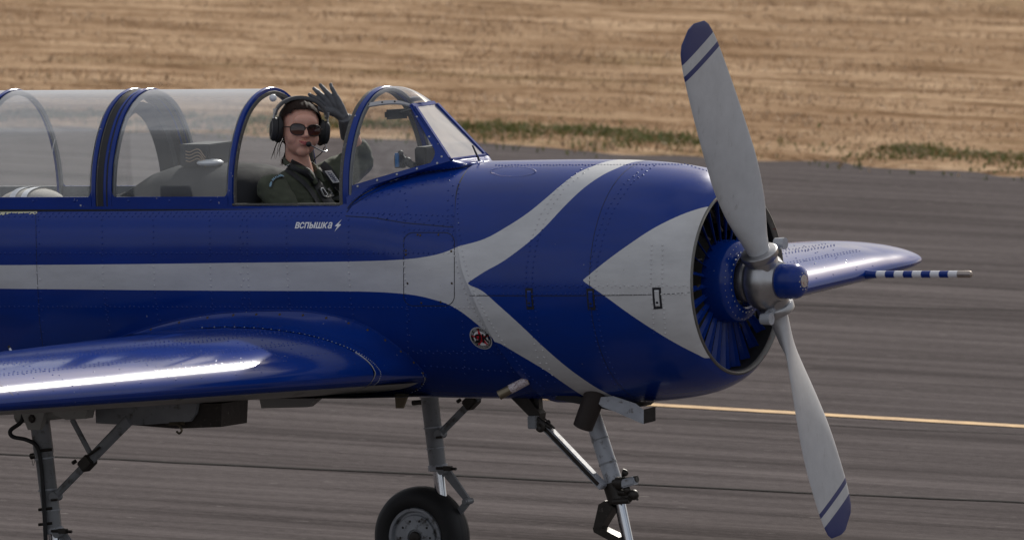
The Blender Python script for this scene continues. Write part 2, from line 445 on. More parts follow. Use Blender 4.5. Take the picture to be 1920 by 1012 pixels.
M['fus'] = paint('fuselage_paint', mask_f, ROOTB)
M['cowl'] = paint('cowling_paint', mask_c, ROOTB, wave=.25)
M['blue'] = paint('blue_paint', chips=.74)
M['wingblue'] = paint('wing_blue_paint', chips=.735, wave=.05, rv=.03, r0=.12)
M['framepaint'] = paint('chipped_frame_paint', chips=.685, wave=.05)

# fuselage skin with the cockpit opening cut out
def fus_rows(X0, X1, n, th0, th1, m, off=0.0):
    return [[FP(X0+(X1-X0)*i/n, th0+(th1-th0)*j/m, off) for j in range(m+1)] for i in range(n+1)]
b = MB()
def rail_th(X):
    a, t, bb, zc = sect(X); return math.asin((pchip([-1.63, -1.59, -1.5, -1.43, -1.37], [RAILZ, .352, .405, .445, .4735], X)-zc)/(t-zc))
b.grid(fus_rows(-7, COCK0, 30, -pi/2, 1.5*pi, 96))
rows = []
for i in range(61):
    X = COCK0+(COCK1-COCK0)*i/60; r = rail_th(X)
    rows.append([FP(X, (pi-r)+(2*pi+2*r-pi)*j/80) for j in range(81)])
# port rail -> keel -> starboard rail
rows = [[FP(X, pi-rail_th(X)+(pi+2*rail_th(X))*j/80) for j in range(81)] for X in [COCK0+(COCK1-COCK0)*i/120 for i in range(121)]]
b.grid(rows)
# nose part up to the seam of the cowling
rows = []
for i in range(21):
    row = []
    for j in range(97):
        th = -pi/2+2*pi*j/96; X1 = seamX(.478*sin(th))+.03
        row.append(FP(COCK1+(X1-COCK1)*i/20, th))
    rows.append(row)
b.grid(rows)
fus = b.put('fuselage', M['fus'], plane)
# cowling, from its rear seam to the lip and round into the mouth
rows = []
NU, NT = 56, 144
for i in range(NU+1):
    u = i/NU; u = 1-(1-u)**1.7
    row = []
    for j in range(NT+1):
        th = -pi/2+2*pi*j/NT; X0 = seamX(.48*sin(th))
        row.append(CP(X0*(1-u), th))
    rows.append(row)
b = MB().grid(rows)
# rolled rear edge
row0 = rows[0]; b.grid([[Vector((p.x-.001, p.y*.985, p.z*.985)) for p in row0], row0])
cowl = b.put('cowling', M['cowl'], plane)
MB().lathe([(-.001, .3735), (.006, .371), (.008, .366), (.003, .360), (-.012, .356)], n=96).put('lip_ring', simple('worn_metal_lip', (.16, .155, .145), .4, .5, .3, 50, dirt=((.20, .02, .015), 30, .60)), cowl)
MB().lathe([(-.012, .356), (-.05, .355), (-.20, .36), (-.205, .2), (-.2, .0)], n=72).put('engine_bay', M['black'], cowl)
# seam shadows and panel joints: thin recessed-looking strips
def strip(pts_fn, n, w, h=.0008):
    """a joint along a curve; pts_fn(u, side, off)"""
    return [[pts_fn(k/n, -w, h), pts_fn(k/n, 0, h*1.4), pts_fn(k/n, w, h)] for k in range(n+1)]
b = MB()
th0, th1 = -pi/2, 1.5*pi
b.grid([[CP(-.40+s, th0+(th1-th0)*k/140, .0006) for s in (-.0011, .0011)] for k in range(141)])
b.grid([[CP(X0_, th_, .0008) for th_ in (-.045-.0028, -.045+.0028)] for X0_ in [-.955+.953*k/40 for k in range(41)]])
for k in range(141):
    pass
b.grid([[FP(seamX(.478*sin(th0+(th1-th0)*k/140))-s, th0+(th1-th0)*k/140, .0012) for s in (.012, -.003)] for k in range(141)])
b.put('panel_joint', M['groove'], cowl, smooth=False)
# access panel behind the cowling
def panel_loop(c0, c1, r, n=10):
    (x0, y0), (x1, y1) = c0, c1; pts = []
    for cx, cy, a0 in ((x1-r, y0+r, -90), (x1-r, y1-r, 0), (x0+r, y1-r, 90), (x0+r, y0+r, 180)):
        for k in range(n): a = radians(a0+90*k/(n-1)); pts.append((cx+r*cos(a), cy+r*sin(a)))
    return pts+[pts[0]]
def skin_line(pix, w, mat, name, parent, cowlskin=False, closed=False, off=.0008):
    pts = []
    for i in range(len(pix)-1):
        d = math.hypot(pix[i+1][0]-pix[i][0], pix[i+1][1]-pix[i][1]); n = max(1, int(d/6))
        for k in range(n): pts.append((pix[i][0]+(pix[i+1][0]-pix[i][0])*k/n, pix[i][1]+(pix[i+1][1]-pix[i][1])*k/n))
    pts.append(pix[-1]); q = []
    for p in pts:
        h = hit(p[0], p[1], cowlskin)
        if h: q.append((CP if cowlskin else FP)(h[0], h[1], off))
    b = MB(); rows = []
    for i, p in enumerate(q):
        t = (q[min(i+1, len(q)-1)]-q[max(i-1, 0)]).normalized(); n = Vector((0, p.y, p.z)).normalized(); s = t.cross(n).normalized()*w
        rows.append([p-s, p+s])
    return b.grid(rows).put(name, mat, parent, smooth=False)
skin_line(panel_loop((757, 436), (852, 573), 18), .0014, M['groove'], 'access_panel_joint', fus)
skin_line([(648, 405), (700, 408), (760, 418), (850, 426)], .0014, M['groove'], 'panel_joint', fus)
skin_line([(67, 403), (69, 500), (74, 600), (82, 660)], .0009, M['groove'], 'panel_joint', fus)
skin_line([(650, 398), (660, 385), (690, 366), (740, 342), (790, 328), (856, 319)], .0016, M['groove'], 'panel_joint', fus)

# rivets
RIV = {'f': [], 'c': []}
def dome(b, p, n, r, h=.6):
    n = n.normalized(); u = n.cross(Vector((.3, .5, .8))).normalized(); v = n.cross(u)
    k0 = len(b.v); N = 7
    for rr, hh in ((1, 0), (.72, .7)):
        b.v += [p+(u*cos(2*pi*k/N)+v*sin(2*pi*k/N))*r*rr+n*r*h*hh for k in range(N)]
    b.v.append(p+n*r*h)
    for k in range(N):
        b.f.append((k0+k, k0+(k+1) % N, k0+N+(k+1) % N, k0+N+k)); b.f.append((k0+N+k, k0+N+(k+1) % N, k0+2*N))
def nF(X, th):
    e = .01; a = FP(X+e, th)-FP(X-e, th); c = FP(X, th+e)-FP(X, th-e); n = a.cross(c); 
    return n if n.dot(FP(X, th)-Vector((X, 0, 0))) > 0 else -n
def nC(X, th):
    e = .003; a = CP(min(X+e, 0), th)-CP(X-e, th); c = CP(X, th+e)-CP(X, th-e); n = a.cross(c)
    return n if n.dot(CP(X, th)-Vector((X, 0, 0))) > 0 else -n
rb, rc = MB(), MB()
def riv_line(p0, p1, sp=12, c=False, zig=0, r=.0047, jit=.4):
    d = math.hypot(p1[0]-p0[0], p1[1]-p0[1]); n = max(1, int(round(d/sp)))
    ux, uy = (p1[0]-p0[0])/d, (p1[1]-p0[1])/d
    for k in range(n+1):
        x = p0[0]+ux*d*k/n+random.uniform(-jit, jit); y = p0[1]+uy*d*k/n+random.uniform(-jit, jit)
        if zig: s = zig*(1 if k % 2 else -1)/2; x += -uy*s; y += ux*s
        h = hit(x, y, c)
        if not h: continue
        if c: dome(rc, CP(*h), nC(*h), r)
        else: dome(rb, FP(*h), nF(*h), r)
def riv_poly(pts, **k):
    for a, b2 in zip(pts[:-1], pts[1:]): riv_line(a, b2, **k)
riv_line((0, 403), (640, 401), 5.5, zig=6)
riv_line((0, 475), (860, 474), 9.5); riv_line((0, 575), (960, 577), 9); riv_line((0, 658), (130, 660), 9)
riv_line((775, 660), (1000, 662), 7.5, zig=4); riv_line((760, 683), (1000, 700), 12)
for x, z_ in ((70, 5), (191, 0), (287, 0), (393, 0), (452, 5), (463, 0), (537, 0), (653, 0), (757, 0)):
    riv_poly([(x, 412), (x+1, 500), (x+4, 560), (x+10, 655 if x < 100 else 600)], sp=11, zig=z_)
riv_poly([(762, 580), (767, 700)], sp=12); riv_poly([(866, 590), (872, 700)], sp=12); riv_poly([(200, 560), (205, 620)], sp=11)
riv_line((660, 398), (850, 405), 10); riv_line((675, 375), (845, 330), 11, zig=5)
riv_poly([(846, 330), (842, 430)], sp=9, zig=8); riv_poly([(757, 350), (765, 400)], sp=12)
riv_line((700, 403), (848, 421), 9, zig=6); riv_line((767, 430), (850, 432), 9)
sp_ = [(853, 440), (858, 480), (868, 520), (882, 560), (905, 600), (925, 632), (945, 662), (965, 690)]
riv_poly([(x-6, y) for x, y in sp_], sp=10)
# cowling rows
riv_poly([(860, 345), (858, 400), (862, 440), (868, 480), (878, 515), (892, 553), (912, 592), (935, 630), (958, 662), (985, 700), (1020, 728)], sp=9, c=True)
for dx in (0, 12):
    riv_poly([(1212+dx*1.2, 310), (1170+dx, 345), (1140+dx, 390), (1120+dx, 440), (1108+dx, 490), (1104+dx, 525)], sp=10, c=True, jit=.8)
    riv_poly([(1104+dx, 560), (1110+dx, 600), (1120+dx, 650), (1140+dx, 700), (1160+dx, 730)], sp=11, c=True, jit=.8)
    riv_poly([(1098+dx*1.2, 310), (1045+dx, 355), (1015+dx, 400), (996+dx, 450), (987+dx, 500), (986+dx, 530)], sp=11, c=True, jit=.8)
    riv_poly([(988+dx, 560), (996+dx, 620), (1008+dx, 670), (1028+dx, 715)], sp=12, c=True, jit=.8)
    riv_poly([(1222+dx*1.7, 460), (1220+dx*1.8, 530)], sp=9, c=True); riv_poly([(1222+dx*1.7, 550), (1226+dx*1.8, 625)], sp=9.5, c=True)
riv_line((885, 536), (1290, 536), 8, c=True, zig=3); riv_line((890, 551), (1285, 551), 9, c=True)
riv_line((930, 310), (1290, 308), 6, c=True); riv_line((1290, 309), (1340, 325), 8, c=True)
for k in range(26):
    a = 2*pi*k/26; riv_line((962+42*cos(a), 322+9*sin(a)), (962+42*cos(a+.1), 322+9*sin(a+.1)), 9, c=True, r=.0032)
rb.put('rivets', M['fus'], fus, kind='stuff'); rc.put('rivets', M['cowl'], cowl, kind='stuff')
# latches on the cowling joint
def skin_patch(px, py, w, h, name, mat, parent, cowlskin=True, off=.002, th_=.004, dot=True):
    X, th = hit(px, py, cowlskin); f = CP if cowlskin else FP; r = cowl_r(X) if cowlskin else sect(X)[0]
    dX, dth = w/2, h/2/r; b = MB()
    q = [[f(X+sx*dX, th+sy*dth, off+th_*(0 if abs(sx) == 1 or abs(sy) == 1 else 1)) for sy in (-1, -.85, -.4, 0, .4, .85, 1)] for sx in (-1, -.8, 0, .8, 1)]
    b.grid(q); return b.put(name, mat, parent, ang=20), f(X, th-dth*.5, off+th_), (nC if cowlskin else nF)(X, th)
for px, py, mt in ((993, 560, 'blue'), (1108, 561, 'blue'), (1232, 559, None)):
    g_, _, _ = skin_patch(px, py, .034, .086, 'latch_recess', M['groove'], cowl, off=.0016, th_=.0002)
    o_, p_, n_ = skin_patch(px, py, .018, .066, 'latch', M['blue'] if mt else paint('latch_white', 'white') , cowl, off=.002, th_=.004)
    b = MB(); dome(b, p_, n_, .0055, .5); b.put('latch_screw', M['groove'], o_)
# screws of the access panel
b = MB()
for p_ in ((783, 440), (788, 441), (822, 440), (761, 470), (761, 477), (846, 471), (764, 531), (847, 531), (790, 568), (826, 566)):
    h = hit(*p_); dome(b, FP(*h), nF(*h), .0052, .5)
b.put('panel_screws', M['screw'], fus, kind='stuff')

# lettering and badge on the skin
def txt(s, size, bold=.0, shear=0.0, align='LEFT'):
    c = bpy.data.curves.new('t', 'FONT'); c.body = s; c.size = size; c.offset = bold; c.shear = shear; c.align_x = align; c.resolution_u = 4
    o = bpy.data.objects.new('t', c); COL.objects.link(o); dg = bpy.context.evaluated_depsgraph_get()
    me = bpy.data.meshes.new_from_object(o.evaluated_get(dg)); bpy.data.objects.remove(o)
    bm = bmesh.new(); bm.from_mesh(me); bmesh.ops.triangulate(bm, faces=bm.faces[:])
    for _ in range(1): bmesh.ops.subdivide_edges(bm, edges=[e for e in bm.edges if e.calc_length() > size*.25], cuts=1)
    bm.verts.index_update(); r = ([v.co.copy() for v in bm.verts], [tuple(v.index for v in f.verts) for f in bm.faces]); bm.free()
    return r
def on_skin(vs2, px, py, sx=1.0, rot=0.0, off=.0012):
    """flat shape (metres: right, up) laid on the fuselage side around pixel (px, py)"""
    X0, t0 = hit(px, py); c0 = FP(X0, t0); out_ = []
    for v in vs2:
        x, y = v[0]*cos(rot)-v[1]*sin(rot), v[0]*sin(rot)+v[1]*cos(rot)
        X = X0+x*sx; a, t, bb, zc = sect(X); h = (t-zc) if t0 > 0 else (zc-bb)
        e = .02; ds = (FP(X0, t0+e)-FP(X0, t0-e)).length/(2*e)
        out_.append(FP(X, t0+y/ds, off))
    return out_
v_, f_, pen = [], [], 0.0
for ch in 'вспышка':
    gv_, gf_ = txt('ь' if ch == 'ы' else ch, .052, .0010, .12); x_0 = min(v.x for v in gv_); x_1 = max(v.x for v in gv_); n_ = len(v_)
    v_ += [Vector((v.x-x_0+pen, v.y, 0)) for v in gv_]; f_ += [tuple(i+n_ for i in f) for f in gf_]; pen += x_1-x_0+.0012
    if ch == 'ы':
        hh_ = max(v.y for v in gv_); n_ = len(v_); v_ += [Vector((pen+x, y, 0)) for x, y in ((0, 0), (.0085, 0), (.0085+hh_*.12, hh_), (hh_*.12, hh_))]; f_.append((n_, n_+1, n_+2, n_+3)); pen += .0085+hh_*.12+.0012
wd = max(v.x for v in v_); sc_ = (624-553)/405/wd
v_ = [Vector((v.x*sc_, v.y*.87, 0)) for v in v_]
mk('name_lettering', on_skin(v_, 553, 428), f_, M['decalwhite'], fus, smooth=False)
bolt_ = [(639.5, 410.5), (628, 424), (633, 425), (629, 434.5), (640, 421), (634.5, 420)]
bolt_ = [((x-634)/405, -(y-422)/455, 0) for x, y in bolt_]
mk('lightning_mark', on_skin(bolt_, 634, 422), [(0, 1, 5), (1, 2, 5), (2, 3, 4), (2, 4, 5)], M['decalwhite'], fus, smooth=False)
# round club badge: white rim, black ring, white field, red star, black letters
def disc(r0, r1, n=40, sy=1.0):
    vs = []; fs = []
    for k in range(n):
        a = 2*pi*k/n; vs += [(r0*cos(a), r0*sin(a)*sy, 0), (r1*cos(a), r1*sin(a)*sy, 0)]
    return vs, [(2*k, 2*k+1, (2*k+3) % (2*n), (2*k+2) % (2*n)) for k in range(n)]
BPX = (902, 634); R0 = .051
badge, *_ = [None]
for nm, r0, r1, mt, of in (('badge_rim', R0*.9, R0, 'decalgrey', .0016), ('badge_ring', R0*.66, R0*.9, 'decalblack', .0015), ('badge_field', .0002, R0*.66, 'decalwhite', .0014)):
    v_, f_ = disc(r0, r1); mk(nm, on_skin(v_, *BPX, off=of), f_, M[mt], fus, smooth=False)
st = [];
for k in range(10):
    a = pi/2+2*pi*k/10; r = R0*(.86 if k % 2 == 0 else .30); st.append((r*cos(a), r*sin(a), 0))
mk('badge_star', on_skin([(0, 0, 0)]+st, *BPX, rot=.06, off=.0022), [(0, 1+k, 1+(k+1) % 10) for k in range(10)], M['decalred'], fus, smooth=False)
v_, f_ = txt('ЯК', .052, .0022, .25, 'CENTER'); v_ = [Vector((v.x*.98, v.y*.98-.018, 0)) for v in v_]
mk('badge_letters', on_skin(v_, *BPX, rot=.08, off=.0030), f_, M['decalblack'], fus, smooth=False)
vv, ff = [], []
def arc_text(s, a0, a1, r, size, flip=False):
    for i, ch in enumerate(s):
        if ch == ' ': continue
        a = a0+(a1-a0)*i/(len(s)-1); v_, f_ = txt(ch, size, .0004, 0, 'CENTER'); n = len(vv)
        rt = a+pi/2 if flip else a-pi/2; rr = r+(size*.3 if flip else -size*.3)
        vv.extend([(rr*cos(a)+v.x*cos(rt)-v.y*sin(rt), rr*sin(a)+v.x*sin(rt)+v.y*cos(rt), 0) for v in v_]); ff.extend([tuple(i_+n for i_ in f) for f in f_])
arc_text('NZ RED', radians(150), radians(103), R0*.78, .0115); arc_text('STARS', radians(76), radians(36), R0*.78, .0115)
arc_text('AEROBATIC', radians(235), radians(305), R0*.78, .010, True); arc_text('TEAM', radians(318), radians(345), R0*.78, .0095, True); arc_text('YAK', radians(198), radians(218), R0*.78, .0095, True)
mk('badge_ring_lettering', on_skin(vv, *BPX, rot=.06, off=.0024), ff, M['decalgrey'], fus, smooth=False)
# strip of bare primer under the rear canopy
b = MB(); pr, pr2 = [], []
for k in range(31):
    x = -2+72*k/30
    a1 = hit(x, 396.5); a2 = hit(x, 400.5+random.uniform(-1.3, 2.0)+(2 if x < 10 else 0)); pr.append(FP(*a1, .0012)); pr2.append(FP(*a2, .0012))
b.grid([pr, pr2]).put('bare_primer_patch', M['cream'], fus, smooth=False)
# side air scoop stub with the printed sleeve, belly pipes and outlets
b = MB(); p0, p1 = S(990, 712, -.30), S(935, 741, -.36)
b.tube([p0, p0.lerp(p1, .55), p1], [.017, .018, .020], 18, caps=False); b.tube([p1, p0], [.017, .014], 18, caps=False)
drain = b.put('breather_pipe', M['brass'], plane)
MB().tube([p0.lerp(p1, .02), p0.lerp(p1, .62)], [.0180, .0190], 20, caps=False).put('printed_sleeve', simple('printed_sleeve', (.55, .50, .52), .4, 0, .1, 10, dirt=((.12, .02, .03), 180, .5)), drain)
p0, p1 = S(1128, 700, -.20), S(1093, 800, -.20)
b = MB(); b.tube([p0, p0.lerp(p1, .45)+Vector((.004, 0, 0)), p1], [.044, .044, .041], 28, caps=False); b.tube([p1, p0], [.037, .036], 28, caps=False)
b.tube([p1+(p1-p0).normalized()*-.001, p1+(p1-p0).normalized()*.0005], [.041, .037], 28, caps=False)
b.put('exhaust_pipe', M['exhaust'], plane)
# oil cooler outlet duct under the chin
a_, b_ = -.22, .06
pts = lambda Y: [S(1112, 745, Y), S(1128, 762, Y), S(1155, 772, Y), S(1207, 795, Y), S(1207, 768, Y), S(1192, 756, Y), S(1150, 742, Y)]
b = MB(); L0, L1 = pts(a_), pts(b_); b.grid([L0+[L0[0]], L1+[L1[0]]]); b.add(L0, [tuple(range(7))]); b.put('cooler_duct', M['strut_light'], cowl, ang=25)
b = MB(); q = [S(1207, 767, a_), S(1207, 794, a_), S(1207, 794, b_), S(1207, 767, b_)]; off = Vector((.055, 0, .012)); q2 = [p+off for p in q]; b.grid([q+[q[0]], q2+[q2[0]]]); q3 = [p.lerp((q[0]+q[2])/2, .06) for p in q]; q4 = [p+off for p in q3]; b.grid([q3+[q3[0]], q4+[q4[0]]]); b.grid([q2+[q2[0]], q4+[q4[0]]])
b.put('cooler_flap', M['greasy'], cowl, ang=25)
MB().prism([S(1040, 748, -.2), S(1150, 770, -.2), S(1160, 760, -.2), S(1050, 735, -.2)], (0, .3, 0)).put('chin_recess', M['black'], cowl, smooth=False)

# ------------------------------------------------------------------ engine face and propeller
eng = empty('engine_face', (-.05, 0, 0), parent=plane)
sh_me = None
for k in range(26):
    al = 2*pi*k/26+.05; R = Vector((0, cos(al), sin(al))); T = Vector((0, sin(al), -cos(al)))   # T = -Y at the bottom
    be = radians(71); U = T*cos(be)-Vector((1, 0, 0))*sin(be); N = Vector((1, 0, 0))*cos(be)+T*sin(be)
    c = Vector((-.055, 0, 0)); vs = []
    for r, wd_ in ((.158, .0085), (.255, .0145), (.350, .0205)):
        for s, bend in ((-1, 0), (-.1, .0), (1, .006)):
            vs.append(c+R*r+U*wd_*s+N*bend)
    vs += [v-N*.0016 for v in vs]
    fs = []
    for i in range(2):
        for j in range(2): a0 = i*3+j; fs += [(a0, a0+1, a0+4, a0+3), (a0+12, a0+13, a0+10, a0+9)]
    ring = [0, 1, 2, 5, 8, 7, 6, 3]; fs += [(ring[i], ring[(i+1) % 8], ring[(i+1) % 8]+9, ring[i]+9) for i in range(8)]
    mk('shutter_vane', vs, fs, M['blue'], eng, smooth=False)
MB().lathe([(-.07, .166), (-.02, .166), (.012, .164), (.024, .159), (.036, .146), (.044, .125), (.046, .110), (.040, .103), (.0, .100)], n=72).put('front_cover_ring', M['blue'], eng)
b = MB()
for k in range(30):
    a = 2*pi*k/30; dome(b, Vector((.044, .124*cos(a), .124*sin(a))), Vector((1, 0, 0)), .0038, .6)
for k in range(36):
    a = 2*pi*k/36; dome(b, Vector((.031, .150*cos(a), .150*sin(a))), Vector((1, 0, .0)), .003, .6)
b.put('cover_bolts', M['steel'], eng, kind='stuff')
b = MB().lathe([(-.02, .10), (.0, .10), (.001, 0)], n=40); b.put('gearbox_nose', M['black'], eng)
b = MB()
for k in range(12):
    a = 2*pi*k/12; b.tube([(-.06, .20*cos(a), .20*sin(a)), (-.09, .34*cos(a+.25), .34*sin(a+.25))], .006, 6)
for k in range(9):
    a = 2*pi*k/9+.2; b.lathe([(-.0+i*.012, .075 if i % 2 else .060) for i in range(10)], c=(-.17, .24*cos(a), .24*sin(a)), axis=(0, cos(a), sin(a)), n=16)
b.put('cylinders_and_pushrods', M['greasy'], eng)

PXc = .14; AX = Vector((0, -.533, 1.043)).normalized(); TG = Vector((0, AX.z, -AX.y))   # blade axis in the disc, tangent
prop = empty('propeller', (PXc, 0, 0), parent=plane)
b = MB(); b.lathe([(.02, .0), (.02, .078), (.035, .084), (.055, .084), (.06, .074), (.07, .082), (.08, .100), (.10, .112), (.15, .114), (.17, .104), (.185, .085), (.205, .078), (.21, .05), (.212, .0)], n=40)
for s in (1, -1):
    b.tube([AX*0+Vector((PXc, 0, 0)), Vector((PXc, 0, 0))+AX*s*.105], [.066, .064], 28)
    b.tube([Vector((PXc, 0, 0))+AX*s*.105, Vector((PXc, 0, 0))+AX*s*.115, Vector((PXc, 0, 0))+AX*s*.135, Vector((PXc, 0, 0))+AX*s*.14], [.070, .076, .076, .068], 28)
b.put('hub', M['steel'], prop)
b = MB().lathe([(.200, .068), (.21, .071), (.265, .071), (.282, .067), (.296, .056), (.304, .040), (.307, .030), (.307, 0)], n=40)
cap = b.put('spinner_cap', M['blue'], prop)
b = MB().lathe([(.307, .026), (.310, .025), (.3105, .0)], n=28); b.put('cap_emblem', simple('enamel_badge', (.45, .42, .40), .3, .3, .3, 90, dirt=((.25, .03, .03), 60, .54)), cap)
b = MB()
for k in range(10): a = 2*pi*k/10; dome(b, Vector((.306, .034*cos(a), .034*sin(a))), Vector((1, 0, 0)), .0035, .8)
b.put('cap_screws', M['steel'], cap, kind='stuff')
for s in (1, -1):
    b = MB(); c = Vector((PXc, 0, 0))+AX*s*.10; d = TG*s
    b.box(c+d*.080+Vector((.02, 0, 0)), .014, .045, .014, (Vector((1, 0, 0)), d, AX), .005); b.tube([c+d*.125+Vector((.005, 0, 0)), c+d*.125+Vector((.05, 0, 0))], [.022, .024], 20)
    b.put('counterweight', M['strut_light'], prop)
bl = paint('blade_paint', 'white')
# blade: light grey with a blue band, a pale band and a thin blue ring at the tip
def blade_mat():
    m, t, bs = newmat('blade_light_grey'); tc = node(t, 'ShaderNodeTexCoord'); sx = node(t, 'ShaderNodeSeparateXYZ'); t.links.new(tc.outputs['Object'], sx.inputs[0])
    v = node(t, 'ShaderNodeVectorMath', operation='DOT_PRODUCT'); t.links.new(tc.outputs['Object'], v.inputs[0])
    off = Vector((PXc, 0, 0))-BASE[prop]
    v.inputs[1].default_value = AX; d = mth(t, 'ABSOLUTE', mth(t, 'SUBTRACT', v.outputs['Value'], off.dot(AX)))
    base = mixc(t, noise_n(t, 12, 6, .7).outputs['Fac'], (.40, .41, .43), (.60, .61, .63))
    base = mixc(t, ramp(t, noise_n(t, 34, 6, .75, stretch=(1, 1, .3)).outputs['Fac'], [(.60, 0), (.70, .5)]).outputs[0], base, (.22, .21, .20))
    a = mth(t, 'GREATER_THAN', d, 1.075); a2 = mth(t, 'MULTIPLY', mth(t, 'GREATER_THAN', d, 1.005), mth(t, 'LESS_THAN', d, 1.028))
    c = mixc(t, mth(t, 'MAXIMUM', a, a2), base, (.012, .025, .14)); t.links.new(c, bs.inputs['Base Color'])
    bs.inputs['Roughness'].default_value = .38; return m
BM = blade_mat()
def chord(r): return pchip([.13, .2, .35, .55, .8, 1.0, 1.12, 1.16, 1.175], [.085, .12, .21, .275, .300, .285, .24, .16, .05], r)
def beta(r): return radians(pchip([.13, .4, .8, 1.17], [34, 20, 6, 2], r))
def thick(r): return pchip([.13, .2, .4, .8, 1.17], [.085, .07, .034, .017, .008], r)
for s in (1, -1):
    rows = []; N = 28
    for i in range(37):
        r = .13+(1.176-.13)*i/36; c = chord(r); th = thick(r); be = beta(r)
        d = TG*s; u = d*cos(be)+Vector((1, 0, 0))*sin(be); n = Vector((1, 0, 0))*cos(be)-d*sin(be)
        row = []
        for k in range(N):
            a = 2*pi*k/N; xx = cos(a); yy = sin(a)*(1-.35*xx) if c > th*1.4 else sin(a)
            yy = yy*(1.0 if yy > 0 else .45) if r > .3 else yy
            row.append(Vector((PXc, 0, 0))+AX*s*r+u*(xx*c/2)+n*(yy*th/2))
        rows.append(row)
    b = MB().grid(rows, close_v=True); b.f.append(tuple(range(36*N, 37*N)))
    b.put('blade', BM, prop, ang=60)
# ------------------------------------------------------------------ canopies and windscreen
HP = [(-.332, .322), (-.330, .40), (-.312, .50), (-.268, .605), (-.200, .697), (-.118, .752), (-.045, .775), (0, .779)]
HC = spline([(0, y, z) for y, z in HP]+[(0, -y, z) for y, z in HP[-2::-1]], 73)    # near rail over the top to the far rail
def hoop(off=0.0, X=0.0):
    r = []
    for i, p in enumerate(HC):
        t = (HC[min(i+1, 72)]-HC[max(i-1, 0)]).normalized(); n = Vector((0, -t.z, t.y))
        if n.dot(p-Vector((0, 0, .35))) < 0: n = -n
        q = p+n*off; r.append(Vector((X, q.y, q.z)))
    return r
def hoop_band(X0, X1, o0, o1, name, mat, parent, lean=0.0, i0=0, i1=72):
    """solid hoop: X0..X1 along the aircraft, offsets o0 (inside) .. o1 (outside)"""
    b = MB(); e = min(.003, (X1-X0)*.2)
    rws = [hoop(o0, X0), hoop(o1-.002, X0), hoop(o1, X0+e), hoop(o1, X1-e), hoop(o1-.002, X1), hoop(o0, X1), hoop(o0, X0)]
    rws = [[p+Vector((lean*(p.z-.32), 0, 0)) for p in r[i0:i1+1]] for r in rws]
    b.grid(rws); n = i1-i0+1; k = len(b.v)-7*n
    b.f.append(tuple(k+j*n for j in range(6))); b.f.append(tuple(k+j*n+n-1 for j in range(6)))
    return b.put(name, mat, parent, ang=30)
def rail_panel(X0, X1, i1, name, mat, parent, o0=-.006, o1=.006, rnd=.05):
    b = MB()
    for a, c in ((0, i1), (72-i1, 72)):
        rws = [hoop(o0, X0), hoop(o1, X0), hoop(o1, X1), hoop(o0, X1), hoop(o0, X0)]; b.grid([r[a:c+1] for r in rws])
        j = c if a == 0 else a; top = [r[j] for r in rws[:4]]; b.add(top, [(0, 1, 2, 3)])
    return b.put(name, mat, parent, ang=30)
def gusset(X0, sgn, name, mat, parent, sz=.045):
    """rounded inner corner between the bottom rail and a hoop, both sides"""
    b = MB()
    for side in (0, 1):
        H = hoop(.0045); H = H if side == 0 else H[::-1]
        def at(x, h):
            k = 0; acc = 0
            while k < 30 and acc < h: acc += (H[k+1]-H[k]).length; k += 1
            q = H[k] if k == 0 else H[k-1].lerp(H[k], 1-(acc-h)/(H[k]-H[k-1]).length); return Vector((X0+sgn*x, q.y, q.z))
        h0 = .033; v = [at(0, h0-.004)]
        for j in range(9):
            a = j/8*pi/2; v.append(at(sz*(1-sin(a)), h0+sz*(1-cos(a))))
        v = [v[0]]+v[1:]; b.add(v, [(0, j, j+1) for j in range(1, 9)])
    return b.put(name, mat, parent, smooth=False)
def canopy_section(name, X0, X1, label, worn_front):
    fr = hoop_band(X1-.019, X1, -.010, .007, name, M['framepaint'], plane)
    if label: fr['label'] = label
    hoop_band(X0, X0+.018, -.010, .007, 'rear_hoop', M['framepaint'], fr)
    rail_panel(X0+.02, X1-.02, 3, 'bottom_rail', M['framepaint'], fr)
    hoop_band(X1-.029, X1-.019, -.020, .000, 'inner_front_hoop', M['frameglow'], fr)
    hoop_band(X0+.018, X0+.028, -.020, .000, 'inner_rear_hoop', M['frameglow'], fr)
    gusset(X1-.019, -1, 'corner_gusset', M['framepaint'], fr); gusset(X0+.018, 1, 'corner_gusset', M['framepaint'], fr)
    b = MB().grid([hoop(0, X0+.02+(X1-X0-.04)*i/16) for i in range(17)]); b.put('glazing', M['canopy'], fr, ang=80)
    b = MB()
    n_ = int((X1-X0)/.19)
    for i in range(n_):
        for side in (0, 72):
            p = hoop(.0062)[2 if side == 0 else 70]; dome(b, Vector((X0+.10+(X1-X0-.2)*i/(n_-1), p.y, p.z)), Vector((0, p.y, .1)), .0062, .5)
    b.put('rail_bolts', M['blue'], fr, kind='stuff')
    return fr
XF1 = S(437, 385, -.33).x; XF0 = S(204, 388, -.33).x
XR1 = S(181, 388, -.33).x; XR0 = S(-52, 388, -.33).x
cf = canopy_section('front_canopy', XF0, XF1, 'front sliding canopy pushed back, with chipped blue frame and hazy acrylic', True)
hoop_band(XF1-.008, XF1+.006, -.024, -.008, 'edge_seal', M['seal'], cf)
cr_ = canopy_section('rear_canopy', XR0, XR1, 'closed rear canopy of hazy acrylic', False)
fx = hoop_band(XF0-.022, XF0-.009, -.02, .004, 'centre_arch', M['framepaint'], plane)
hoop_band(XR1-.002, XF0-.020, -.02, .002, 'arch_seal', M['softblack'], fx); hoop_band(XF0-.011, XF0+.001, -.02, .001, 'arch_seal', M['softblack'], fx); hoop_band(XR1+.004, XR1+.009, -.004, .0035, 'seal_bead', M['seal'], fx)
